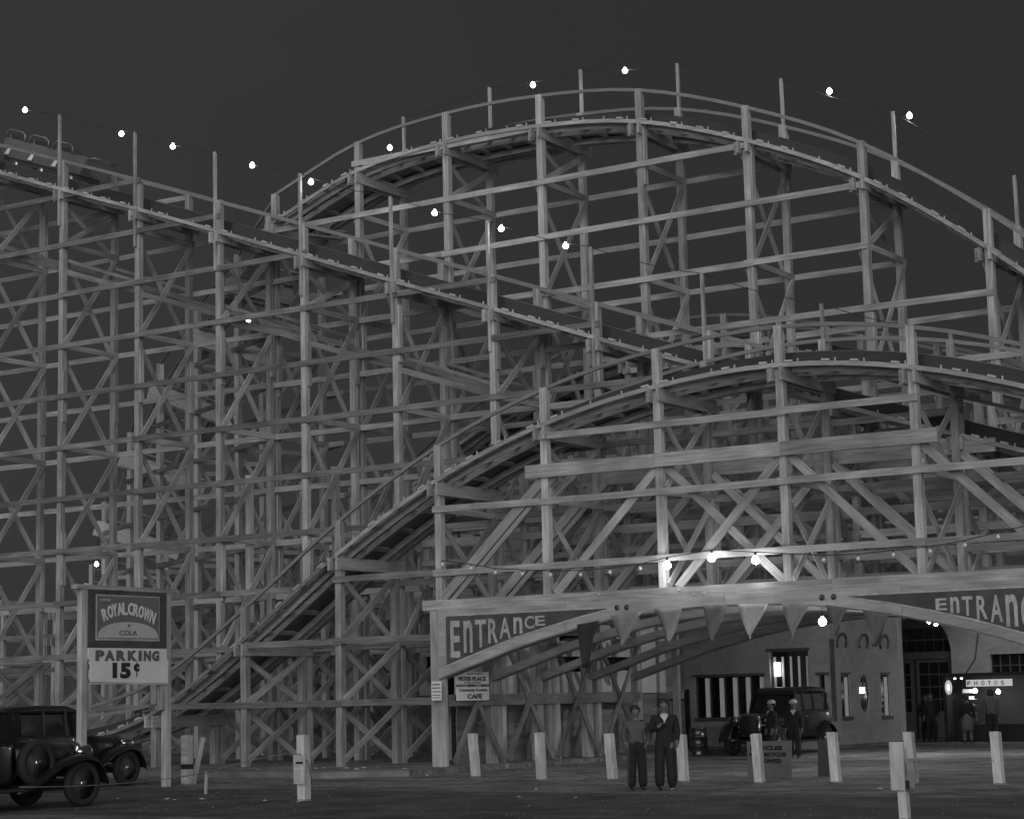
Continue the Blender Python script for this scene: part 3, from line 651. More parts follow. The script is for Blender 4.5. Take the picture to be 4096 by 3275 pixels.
tube('tie_wire', [(-.12, -.13, .87), (0, -.15, .89), (.12, -.12, .82), (.16, -.05, .7), (.2, 0, .3)], .008, WIRE, bp, 5, True)
t = square_post('pale_post', 'pale post with a dark painted band behind the stake', -33.92, 37.71, 1.16, .2, (0, 0), None, POST, 'post'); block('band', -.106, .106, -.106, .106, .36, .48, INK, t, True); beam('prop', (.1, .1, 0), (.2, .35, 1.1), .1, .1, BRAC, t, local=True)
square_post('stake', 'short wooden stake holding a rope in the open ground', -29.5, 33.38, .47, .05, (.03, 0), None, PALEW, 'stake')
def rope(label, pts, r=.009): o = tube('rope', pts, r, ROPE, None, 5); return tag(o, label, 'rope')
rope('pale rope from the short stake past the parked car wheel', sag((-29.48, 33.36, .45), (-25.19, 24.0, .6), .08, 10))
rope('pale rope sagging from the stake to the broken post', sag((-29.45, 33.36, .44), (-25.38, 31.4, .92), -.05, 8))
rope('thin rope strung low between the last two bollards', sag((-16.0, 39.2, .42), (-14.2, 38.8, .45), .06, 6), .008)
sp = square_post('plank_post', 'low pale post with a rough plank and rag nailed to it', -11.6, 28.0, .98, .13, (-.03, 0), None, WHITEB, 'post')
block('plank', -.15, .06, -.105, -.068, .42, 1.1, WHITEB, sp, True); block('dark_mark', .055, .12, -.085, -.07, .44, .56, INK, sp, True)
V = []; F = []
for i in range(9):
    for j in range(7): f = i/8; g = j/6; V.append((.06+.10*g+.02*math.sin(f*4), -.08+.10*g+.03*math.sin(g*7+f*2)*f, .86-.42*f-.05*g*f))
for i in range(8):
    for j in range(6): q = i*7+j; F.append((q, q+1, q+8, q+7))
o = put('rag', mesh('rag', V, F, mat('sacking', .26, .95, 0, .35, scale=(5, 5, 3)), True), sp, None, True); o.modifiers.new('thickness', 'SOLIDIFY').thickness = .008
nb = thing('notice_board', 'grey notice board about bicycles and motorcycles standing behind a bollard', 'notice board', (-20.4, 41.6, 0))
NX, NZ = Vector((.937, -.348, 0)), Vector((0, .06, 1)); NO = Vector((-20.96, 41.76, 0))
plate('board', [(0, 0.02), (1.36, 0.02), (1.36, .80), (-.03, .79)], .03, mat('grey_board_paint', .17, .8, 0, .15, scale=(2, 2, 2)), nb, NO, NX, NZ)
NN = NX.cross(NZ.normalized())*.034
for tx_, a, b, c, d in (('BICYCLES', .1, 1.1, .60, .69), ('MOTORCYCLES', .08, 1.22, .46, .55), ('ALLOWED', .2, 1.08, .32, .41)): text_in('lettering', tx_, INK, nb, NO+NN, NX, NZ, a, b, c, d, .03)
for a in (.2, 1.0): beam('leg', NO+NX*a+Vector((0, .08, .7)), NO+NX*a+Vector((-.1, .5, 0)), .05, .05, SIDING, nb)
sb = thing('small_board', 'dark low board leaning beside the grey notice board', 'board', (-19.0, 41.9, 0))
plate('panel', [(0, 0), (.62, 0), (.62, .78), (0, .8)], .03, mat('dark_board_paint', .075, .8), sb, (-19.55, 42.4, 0), NX, NZ)
for i in range(26):                      # scraps of paper on the ground
    x, y = random.choice([(-32, 43.5), (-33, 42.6), (-21, 33.3), (-27, 31), (-36, 43.6), (-24, 36), (-18, 36)]); x += random.uniform(-3, 3); y += random.uniform(-.8, .8)
    zz = .136 if (x < -31.2 and y > 42.4) else .007; a = random.uniform(0, 3); s_ = random.uniform(.05, .13)
    V = [(s_*math.cos(a+q*1.57)*random.uniform(.6, 1), s_*math.sin(a+q*1.57)*random.uniform(.6, 1), random.uniform(0, .03)) for q in range(4)]+[(0, 0, .035)]
    o = put('paper_scrap', mesh('paper_scrap', V, [(0, 1, 4), (1, 2, 4), (2, 3, 4), (3, 0, 4)], WHITEC), None, Matrix.Translation((x, y, zz))); tag(o, 'crumpled scrap of pale paper littering the ground', 'litter', 'litter on the ground')

# ------------------------------------------------------------------ clapboard wall and booth behind the frames
cw = thing('clapboard_wall', 'dark clapboard wall running low behind the coaster posts', 'wall', (-42, 59.2, 0))
for i in range(13):
    z = .12+i*.148
    for j, (a, b) in enumerate(((-64, -56), (-56, -49.5), (-49.5, -44), (-44, -38.5), (-38.5, -34.2))):
        beam('siding_board', (a+.003, 59.0+random.uniform(-.008, .008), z+.07), (b-.003, 59.0, z+.07), .03, .155, SIDING, cw, up=(0, -.18, 1))
block('wall_core', -64, -34.2, 59.03, 59.15, 0.1, 2.05, DARK, cw)
pw = thing('panelled_partition', 'wall of dark siding and pale panels with black openings along the passage side', 'wall', (-32.4, 52.5, 0))
bo = thing('snack_booth', 'pale panelled booth with dark openings behind the left side of the passage', 'booth', (-36, 59.6, 0))
def holed(name, parent, org, ux, u0, u1, z0, z1, holes, th, m):
    """wall with rectangular openings, one mesh"""
    us = sorted(set([u0, u1]+[h[i] for h in holes for i in (0, 1)])); zs = sorted(set([z0, z1]+[h[i] for h in holes for i in (2, 3)]))
    bm = bmesh.new()
    inside = lambda u, z: any(h[0] < u < h[1] and h[2] < z < h[3] for h in holes)
    vm = {}
    def vv(u, z):
        if (u, z) not in vm: vm[(u, z)] = bm.verts.new((u, z, 0))
        return vm[(u, z)]
    for a, b in zip(us[:-1], us[1:]):
        for c, d in zip(zs[:-1], zs[1:]):
            if not inside((a+b)/2, (c+d)/2): bm.faces.new([vv(a, c), vv(b, c), vv(b, d), vv(a, d)])
    r = bmesh.ops.extrude_face_region(bm, geom=list(bm.faces)); bmesh.ops.translate(bm, verts=[e for e in r['geom'] if isinstance(e, bmesh.types.BMVert)], vec=(0, 0, -th))
    bmesh.ops.recalc_face_normals(bm, faces=list(bm.faces)); me = bpy.data.meshes.new(name); bm.to_mesh(me); bm.free(); me.materials.append(m)
    ux = Vector(ux); n = ux.cross(Vector((0, 0, 1))); M = Matrix((ux, (0, 0, 1), n)).transposed().to_4x4(); M.translation = org
    return put(name, me, parent, M)
holed('wall', bo, (0, 59.3, 0), (1, 0, 0), -44, -34.15, 2.06, 4.1, [(-38.9, -37.4, 2.9, 3.3), (-36.6, -35.3, 2.72, 3.3), (-34.9, -34.3, 2.7, 3.25), (-42.2, -40.6, 2.8, 3.4)], .12, PANEL)
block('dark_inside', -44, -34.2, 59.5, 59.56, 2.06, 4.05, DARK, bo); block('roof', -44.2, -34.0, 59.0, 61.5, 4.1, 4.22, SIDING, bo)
for x in (-43, -40.2, -37.0, -35.0): beam('wall_batten', (x, 59.27, 2.08), (x, 59.27, 4.08), .06, .12, POST, bo, up=(1, 0, 0))
for a, b in ((-38.95, -37.35), (-36.65, -35.25)): plate('awning', [(a, 0), (b, 0), (b-.05, .55), (a+.05, .55)], .03, DARK, bo, (0, 58.75, 3.0), (1, 0, 0), (0, .75, .5))

for i in range(12):
    z = .12+i*.15
    for a, b in ((46.9, 50.6), (50.6, 54.4), (54.4, 58.8)): beam('siding_board', (-32.38+random.uniform(-.008, .008), a+.003, z+.075), (-32.38, b-.003, z+.075), .03, .16, SIDING, pw, up=(.18, 0, 1))
block('wall_core', -32.55, -32.42, 46.9, 58.8, .1, 1.95, DARK, pw)
holed('panel_wall', pw, (-32.36, 0, 0), (0, 1, 0), 46.9, 58.8, 1.96, 4.05, [(52.30, 53.99, 2.63, 3.08), (55.13, 56.82, 2.67, 3.08), (52.34, 53.89, 3.54, 3.70)], .06, PANEL)
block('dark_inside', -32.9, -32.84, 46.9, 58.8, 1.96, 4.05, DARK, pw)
for y in (48.2, 50.0, 52.0, 54.6, 56.6): beam('wall_batten', (-32.33, y, 1.97), (-32.33, y, 4.04), .1, .05, POST, pw, up=(1, 0, 0))
# ------------------------------------------------------------------ stucco building seen through the passage
sb2 = thing('stucco_building', 'stucco building with curtained windows and an oval window seen through the passage', 'building', (-31, 66, 0))
CXB = -28.54; FYB = 63.2
W1 = (-33.65, -31.0, 1.08, 2.46); W2 = (-30.78, -29.35, 1.5, 3.25); W3 = (-29.02, -28.66, 1.05, 2.42)
holed('front_wall', sb2, (0, FYB, 0), (1, 0, 0), -34.05, CXB-.001, 0, 4.9, [W1, W2, W3], .25, STUCCO)
for i, (a, b, c, d) in enumerate((W1, W2, W3)):
    wn = block('window', a, b, FYB+.2, FYB+.23, c, d, GLASS, sb2)
    for (p, q, e, f) in ((a, b, c-.1, c-.002), (a-.06, b+.06, d+.002, d+.09)): block('sill' if e < c else 'lintel', p, q, FYB-.07, FYB+.02, e, f, FRAME, wn)
    for x in (a+.03, b-.03): block('frame', x-.03, x+.03, FYB+.1, FYB+.15, c, d, FRAME, wn)
    if i == 1:
        block('frame', a, b, FYB+.1, FYB+.14, c+.45, c+.5, FRAME, wn)
        for x in np.linspace(a+.12, b-.12, 5): block('curtain', x-.035, x+.035+.03*(x > b-.3), FYB+.15, FYB+.18, c+.02, d-.18, CURT, wn)
    elif i == 0:
        for x in (-33.21, -32.66, -32.15, -31.66, -31.13):
            block('curtain', x-.1, x+.08, FYB+.13, FYB+.18, c+.02, d-.04, CURT, wn); block('frame', x+.09, x+.12, FYB+.1, FYB+.14, c, d, FRAME, wn)
    else: block('curtain', a+.22, a+.33, FYB+.13, FYB+.18, c+.02, d-.04, CURT, wn)
S1 = (63.95, 64.7, 1.03, 2.44); S2 = (67.28, 68.1, 1.0, 2.44)
holed('side_wall', sb2, (CXB, 0, 0), (0, 1, 0), FYB+.001, 69.1, 0, 4.9, [S1, S2, (65.35, 66.4, 1.12, 2.46)], .25, STUCCO)
# the oval opening: a plate with an oval hole closes the rectangular one
ovc = (65.875, 1.79); V = []; F = []; N = 32
rect = lambda a: (lambda c, s: (.525*max(-1, min(1, c/max(abs(c), abs(s), 1e-6))), .67*max(-1, min(1, s/max(abs(c), abs(s), 1e-6)))))(math.cos(a), math.sin(a))
for i in range(N):
    a = 2*math.pi*i/N; u, v = rect(a); V += [(ovc[0]+.44*math.cos(a), ovc[1]+.63*math.sin(a), 0), (ovc[0]+u, ovc[1]+v, 0), (ovc[0]+.44*math.cos(a), ovc[1]+.63*math.sin(a), -.2)]
for i in range(N): p, q = 3*i, 3*((i+1) % N); F += [(p, p+1, q+1, q), (p+2, p, q, q+2)]
M = Matrix(((0, 1, 0), (0, 0, 1), (1, 0, 0))).transposed().to_4x4(); M.translation = (CXB-.003, 0, 0)
put('oval_surround', mesh('oval_surround', V, F, STUCCO), sb2, M)
ow = block('oval_window', CXB-.08, CXB-.06, 65.36, 66.39, 1.13, 2.45, GLASS, sb2); block('glazing_bar', CXB-.055, CXB-.04, 65.86, 65.89, 1.13, 2.45, MUNT, ow)
lm = mat('lit_lamp_shade', .9, .5, emit=3.0)
block('lamp_shade', CXB-.05, CXB-.02, 65.5, 65.95, 1.79, 2.0, lm, sb2); block('lamp_shade', -30.63, -30.42, FYB+.02, FYB+.1, 2.42, 2.88, lm, sb2)
for a, b, c, d in (S1, S2):
    wn = block('window', CXB-.09, CXB-.07, a, b, c, d, GLASS, sb2); block('curtain', CXB-.065, CXB-.04, a+(b-a)*.52, a+(b-a)*.82, c+.02, d-.1, CURT, wn); block('sill', CXB-.01, CXB+.07, a-.05, b+.05, c-.1, c-.003, FRAME, wn); block('lintel', CXB-.01, CXB+.02, a-.03, b+.03, d+.003, d+.06, FRAME, wn)
block('corner_patch', CXB-.02, CXB+.012, FYB-.012, FYB+.3, 0.9, 3.6, STUCCOD, sb2)
block('plinth', CXB-.01, CXB+.05, FYB+.02, 69.05, 0, .12, CONC, sb2); block('corner_pilaster', CXB-.2, CXB+.06, 68.95, 69.25, 0, 4.9, STUCCO, sb2)
for y in (64.2, 66.0, 67.8):                  # scroll ornament
    tube('scroll_ornament', [(CXB+.03, y+.55*math.sin(t_)*(1-.05*i), 3.5+.28*math.cos(t_*1.0)) for i, t_ in enumerate(np.linspace(-2.2, 2.2, 14))], .05, STUCCOD, sb2, 5)
block('roof', -36, CXB+.3, FYB-.3, 76, 4.9, 5.05, SIDING, sb2)
# clapboard part to the left of the building, iron gate
cb = thing('clapboard_shed', 'pale clapboard shed wall above the iron gate', 'shed', (-35.2, 63.6, 0))
for i in range(26):
    z = i*.155; beam('siding_board', (-38.5, 63.45, z+.075), (-34.07, 63.45, z+.075), .03, .165, PANEL, cb, up=(0, -.16, 1))
block('wall_core', -38.5, -34.08, 63.5, 63.6, 0, 4.0, DARK, cb)
gt = thing('iron_gate', 'dark iron bar gate standing behind the two youths', 'gate', (-33.3, 60.6, 0))
for x in (-33.95, -32.55): beam('gate_post', (x, 60.6, 0), (x, 60.6, 2.05 if x > -33 else 2.0), .1, .12, DARK, gt, up=(1, 0, 0))
put('lantern', lathe_mesh('lantern', [(.03, 1.98), (.1, 2.02), (.1, 2.22), (.05, 2.3), (.01, 2.36)], DARK, 8), gt, Matrix.Translation((-33.62, 60.6, 0)))
for z in (.2, 1.72): beam('rail', (-33.95, 60.6, z), (-32.55, 60.6, z), .04, .05, DARK, gt)
for x in np.linspace(-33.85, -32.65, 11): tube('bar', [(x, 60.6, .08), (x, 60.6, 1.98)], .018, DULLM, gt, 6)
def drum():
    p = [(.0, 0), (.28, 0), (.29, .02), (.28, .05), (.28, .27), (.295, .285), (.28, .30), (.28, .56), (.295, .575), (.28, .59), (.28, .82), (.292, .84), (.27, .85), (.0, .83)]
    t = thing('oil_drum', 'dark steel oil drum beside the nose of the dark sedan', 'drum', (-30.6, 57.6, 0)); put('shell', lathe_mesh('shell', p, mat('drum_steel', .14, .25, metallic=.7), 24), t, None, True)
    put('bung', lathe_mesh('bung', [(.04, .83), (.04, .855), (.0, .855)], DULLM, 8), t, Matrix.Translation((.15, 0, 0)), True); return t
drum()

# ------------------------------------------------------------------ rear building with arched door, photo stall
ab = thing('arched_door_building', 'dark building with tall arched many paned doors behind the photo stall', 'building', (-28, 76.5, 0))
AY = 76.0; acx, arr, asz = -30.6, 1.31, 3.42
arch = lambda x: asz+math.sqrt(max(0, arr*arr-(x-acx)**2))
holed('wall', ab, (0, AY, 0), (1, 0, 0), acx+arr, -18, 0, 6.4, [(-27.75, -26.3, 1.9, 3.15)], .3, STUCCO)
band('arch_wall', [acx-arr+2*arr*i/24 for i in range(25)], arch, lambda x: 6.4, .3, STUCCO, ab, AY)
block('door_inside', acx-arr, acx+arr, AY+.35, AY+.4, 0, 5.6, DARK, ab)
block('transom', acx-arr+.02, acx+arr-.02, AY+.15, AY+.25, 3.05, 3.3, FRAME, ab)
for i, (a, b) in enumerate(((-31.88, -30.92), (-30.84, -29.34))):
    dr = block('door', a, b, AY+.22, AY+.28, 0.02, 3.04, FRAME, ab)
    for u in range(3):
        for v in range(4): block('pane', a+.14+u*(b-a-.28)/3+.02, a+.14+(u+1)*(b-a-.28)/3-.02, AY+.205, AY+.222, 1.05+v*.48, 1.05+v*.48+.43, GLASS, dr)
for u in range(7):
    x = acx-1.14+u*.38
    for z in (3.34, 3.82, 4.3):
        if arch(x)-z > .5: block('fan_pane', x-.17, x+.17, AY+.2, AY+.22, z, min(z+.42, arch(x)-.08), GLASS, ab)
band('fan_backing', [acx-arr+.02+(2*arr-.04)*i/24 for i in range(25)], lambda x: 3.3, lambda x: max(3.31, arch(x)-.01), .03, FRAME, ab, AY+.225)
wn = block('window', -27.75, -26.3, AY+.2, AY+.24, 1.9, 3.15, GLASS, ab)
for x in (-27.4, -27.02, -26.65): block('glazing_bar', x-.02, x+.02, AY+.16, AY+.2, 1.9, 3.15, MUNT, wn)
for z in (2.3, 2.72): block('glazing_bar', -27.75, -26.3, AY+.155, AY+.195, z-.02, z+.02, MUNT, wn)
tube('cable', [(-28.9, AY-.05, 2.2), (-28.3, AY-.05, 3.0), (-28.05, AY-.05, 4.4)], .02, WIRE, ab, 5)

ps = thing('photo_stall', 'lit photo stall with white PHOTOS sign and shelves of prints', 'stall', (-26.2, 71, 0))
LITW = mat('lit_white_panel', .8, .6, emit=.28, grain=.08, scale=(2, 2, 2)); LITB = mat('glowing_tube', .9, .4, emit=5.0)
block('back_wall', -27.5, -24.2, 72.3, 72.4, 0, 2.3, mat('stall_wall', .05, .8), ps); block('counter', -27.1, -24.2, 70.7, 71.0, 0, .62, DARK, ps)
block('canopy', -27.6, -24.2, 70.6, 72.3, 2.3, 2.42, DARK, ps); block('side_wall', -27.62, -27.5, 70.7, 72.3, 0, 2.3, DARK, ps)
sg = block('sign_board', -26.68, -25.0, 70.55, 70.6, 1.94, 2.18, LITW, ps)
for c, x in zip('PHOTOS', (-26.57, -26.32, -26.06, -25.82, -25.58, -25.34)): text_in('letter', c, INK, sg, (0, 70.54, 0), (1, 0, 0), (0, 0, 1), x-.06, x+.06, 1.985, 2.13, .01)
ovl = put('oval_ring', lathe_mesh('oval_ring', [(.075, 0), (.135, 0), (.135, -.04), (.075, -.04), (.075, 0)], LITW, 20, 'y'), ps, Matrix.Translation((-27.36, 70.6, 1.93)) @ Matrix.Diagonal((.95, 1, 1.9, 1)))
for z, h, dx in ((1.79, .13, .5), (1.55, .1, .46), (1.32, .05, .42), (1.02, .06, .45)):
    sh = block('shelf', -27.12, -27.12+dx, 71.2, 71.5, z-h/2-.012, z-h/2-.002, PALEW, ps); block('print_row', -27.1, -27.12+dx-.03, 71.28, 71.3, z-h/2, z+h/2, LITW, sh)  # print rows glow: the stall's light put into their surface
for i in range(4): block('print', -27.1+.16*i, -27.0+.16*i, 71.15, 71.16, .72, .9, PALECL, ps)
for p in ((-27.15, 70.7, 2.24), (-26.9, 70.7, 2.24)): put('lamp', lathe_mesh('lamp', [(.02, -.03), (.05, 0), (.02, .03)], LITB, 10), ps, Matrix.Translation(p))
for p in ((-26.6, 71.2, 1.79), (-25.75, 71.2, 1.74)): bulb(ps, p, .08, True, watts=12)

# ------------------------------------------------------------------ motor cars of the thirties
def loft(name, rings, m, parent, closed=True, caps=True):
    V = [p for r in rings for p in r]; n = len(rings[0]); F = []
    for i in range(len(rings)-1):
        for j in range(n if closed else n-1): a = i*n+j; b = i*n+(j+1) % n; F.append((a, b, b+n, a+n))
    if caps: F.append(tuple(range(n-1, -1, -1))); q = (len(rings)-1)*n; F.append(tuple(range(q, q+n)))
    o = put(name, mesh(name, V, F, m, True), parent, None, True)
    return o
def ring(x, hw, z0, z1, rt, rb=.08, n=4):
    """rounded rectangle across the car at station x"""
    P = []
    for cx, cz, a0, r in ((hw-rb, z0+rb, -90, rb), (hw-rt, z1-rt, 0, rt), (-hw+rt, z1-rt, 90, rt), (-hw+rb, z0+rb, 180, rb)):
        for i in range(n+1): a = R(a0+90*i/n); P.append((x, cx+r*math.cos(a), cz+r*math.sin(a)))
    return P
def wheel(parent, x, y, z, sgn, name='wheel'):
    w_ = bpy.data.objects.new(name, lathe_mesh('tyre', [(.26, -.05), (.30, -.085), (.365, -.08), (.39, -.04), (.395, 0), (.39, .04), (.365, .08), (.30, .085), (.26, .05), (.26, -.05)], TYRE, 28, 'y')); C.objects.link(w_); w_.parent = parent; w_.matrix_basis = Matrix.Translation((x, y, z))
    put('rim', lathe_mesh('rim', [(.27, -.055), (.27, .055), (.24, .04), (.24, -.04), (.27, -.055)], DULLM, 24, 'y'), w_, None, True)
    for i in range(12):
        a = 2*math.pi*i/12; tube('spoke', [(.05*math.cos(a), sgn*.03, .05*math.sin(a)), (.25*math.cos(a+.1), 0, .25*math.sin(a+.1))], .013, DULLM, w_, 5, True)
    put('hub_cap', lathe_mesh('hub_cap', [(.0, -.075*1), (.05, -.07), (.075, -.04), (.08, 0), (.08, .04), (.0, .05)] if sgn < 0 else [(.0, -.05), (.08, -.04), (.08, 0), (.075, .04), (.05, .07), (.0, .075)], CHROME, 14, 'y'), w_, None, True)
    return w_
def fender(parent, cx, sgn, front, ext=0.0):
    if front: prof = [(-.95, .36), (-.75, .42), (-.55, .58), (-.35, .76), (-.12, .87), (.08, .885), (.28, .83), (.42, .70), (.50, .54), (.52, .42)]; prof = [(x*(1+ext/.95) if x < -.2 else x, z) for x, z in prof]
    else: prof = [(.62, .36), (.50, .48), (.36, .66), (.18, .80), (-.02, .86), (-.22, .82), (-.40, .70), (-.52, .52), (-.58, .36)]
    rings = []
    for x, z in prof:
        X = cx+x; rings.append([(X, sgn*.44, z-.02), (X, sgn*.55, z+.012), (X, sgn*.68, z+.012), (X, sgn*.79, z-.015), (X, sgn*.85, z-.075), (X, sgn*.838, z-.085), (X, sgn*.78, z-.04), (X, sgn*.55, z-.012)])
    return loft('fender', rings, BLACKP, parent)
def sedan(label, loc, rz, sc=1.05, spare=True, bumper=True, ext=0.3):
    E_ = ext
    def rg(x, *a): return ring(x-E_ if x < .65 else x, *a)
    t = thing('sedan', label, 'car', loc, rz); t.matrix_basis = t.matrix_basis @ Matrix.Scale(sc, 4)
    loft('body', [rg(-2.05, .5, .55, .95, .18), rg(-1.98, .62, .45, 1.12, .16), rg(-1.7, .68, .42, 1.18, .1), rg(-1.0, .71, .42, 1.17, .06), rg(0, .71, .42, 1.16, .06), rg(.38, .66, .42, 1.14, .1), rg(.6, .55, .45, 1.13, .2)], BLACKP, t)
    loft('hood', [rg(.6, .47, .55, 1.13, .22), rg(1.1, .40, .55, 1.11, .2), rg(1.58, .33, .55, 1.08, .18), rg(1.62, .31, .56, 1.06, .18)], BLACKP, t)
    loft('radiator_shell', [rg(1.622, .34, .5, 1.12, .17), rg(1.72, .33, .5, 1.11, .17)], CHROME, t); loft('grille', [rg(1.722, .28, .55, 1.05, .14), rg(1.735, .28, .55, 1.05, .14)], DARK, t)
    loft('roof', [rg(-2.0, .40, 1.2, 1.45, .12), rg(-1.92, .52, 1.5, 1.68, .08), rg(-1.6, .60, 1.60, 1.765, .08), rg(-.8, .63, 1.61, 1.80, .09), rg(0.0, .62, 1.60, 1.78, .09), rg(.3, .58, 1.55, 1.70, .07), rg(.42, .52, 1.5, 1.60, .05)], BLACKP, t)
    loft('rear_quarter', [rg(-2.02, .52, 1.0, 1.35, .1), rg(-1.9, .60, 1.1, 1.62, .1), rg(-1.45, .635, 1.12, 1.66, .05)], BLACKP, t)
    for s in (-1, 1):
        for x, xt in ((-.78, -.78), (-.12, -.12), (.50, .36)): beam('pillar', (x-E_, s*.655, 1.12), (xt-E_, s*.60, 1.66), .07, .06, BLACKP, t, up=(1, 0, 0), local=True)
        for a, b in ((-1.42, -.82), (-.74, -.16), (-.08, .40)):
            a -= E_; b_ = b; b -= E_
            V = [(a, s*.645, 1.15), (b+(.06 if b_ > .3 else 0), s*.645, 1.15), (b-(.03 if b_ > .3 else 0), s*.60, 1.6), (a, s*.60, 1.6)]; put('side_window', mesh('side_window', V, [(0, 1, 2, 3)], CARGL), t, None, True)
        fender(t, 1.35, s, True, E_); fender(t, -1.35-E_, s, False)
        block('running_board', -.85-E_, .5-E_, s*.65-.17+(0.04*s), s*.65+.17+(0.04*s), .33, .37, TYRE, t, True)
        wheel(t, 1.38, s*.68, .395, s); wheel(t, -1.35-E_, s*.68, .395, s)
        hl = put('headlight', lathe_mesh('headlight', [(.01, -.2), (.05, -.17), (.095, -.08), (.115, .02), (.12, .06), (.11, .07), (.0, .085)], CHROME, 18, 'x'), t, Matrix.Translation((1.68, s*.46, .93)), True); put('lens', lathe_mesh('lens', [(.105, .072), (.07, .09), (.0, .1)], GLASS, 14, 'x'), hl, None, True)
        beam('door_handle', (-.2-E_, s*.735, 1.0), (-.08-E_, s*.735, 1.0), .02, .02, CHROME, t, local=True); beam('door_seam', (-.13-E_, s*.712, .48), (-.13-E_, s*.712, 1.14), .006, .012, DARK, t, up=(1, 0, 0), local=True)
        block('belt_moulding', -1.6-E_, .5-E_, s*.715-.008, s*.715+.008, 1.10, 1.13, BLACKP, t, True)
        beam('bumper_bracket', (1.7, s*.4, .42), (2.0, s*.4, .42), .04, .05, DULLM, t, local=True)
    tube('lamp_bar', [(1.66, -.46, .8), (1.68, 0, .78), (1.66, .46, .8)], .02, CHROME, t, 6, True)
    V = [(.56-E_, -.57, 1.14), (.56-E_, .57, 1.14), (.42-E_, .5, 1.56), (.42-E_, -.5, 1.56)]; put('windscreen', mesh('windscreen', V, [(0, 1, 2, 3)], CARGL), t, None, True)
    if bumper: tube('bumper', [(1.92, -.78, .44), (2.02, -.5, .44), (2.05, 0, .44), (2.02, .5, .44), (1.92, .78, .44)], .03, CHROME, t, 6, True)
    block('chassis', -1.9-E_, 1.6, -.42, .42, .3, .42, DARK, t, True)
    if spare: wheel(t, .62-E_*.4, -.63, .78, -1, 'spare_wheel')
    return t
sedan('black sedan with side mounted spare wheel, half in view beside the parking sign', (-29.3, 27.25, 0), R(89), 1.1, ext=.6)
sedan('dark sedan parked behind the left post of the parking sign', (-35.7, 35.25, 0), R(91), 1.08, False, ext=.35)
sedan('dark sedan facing out under the arch near the stucco building', (-28.3, 58.5, 0), R(-90), 1.14, False, False, .2)

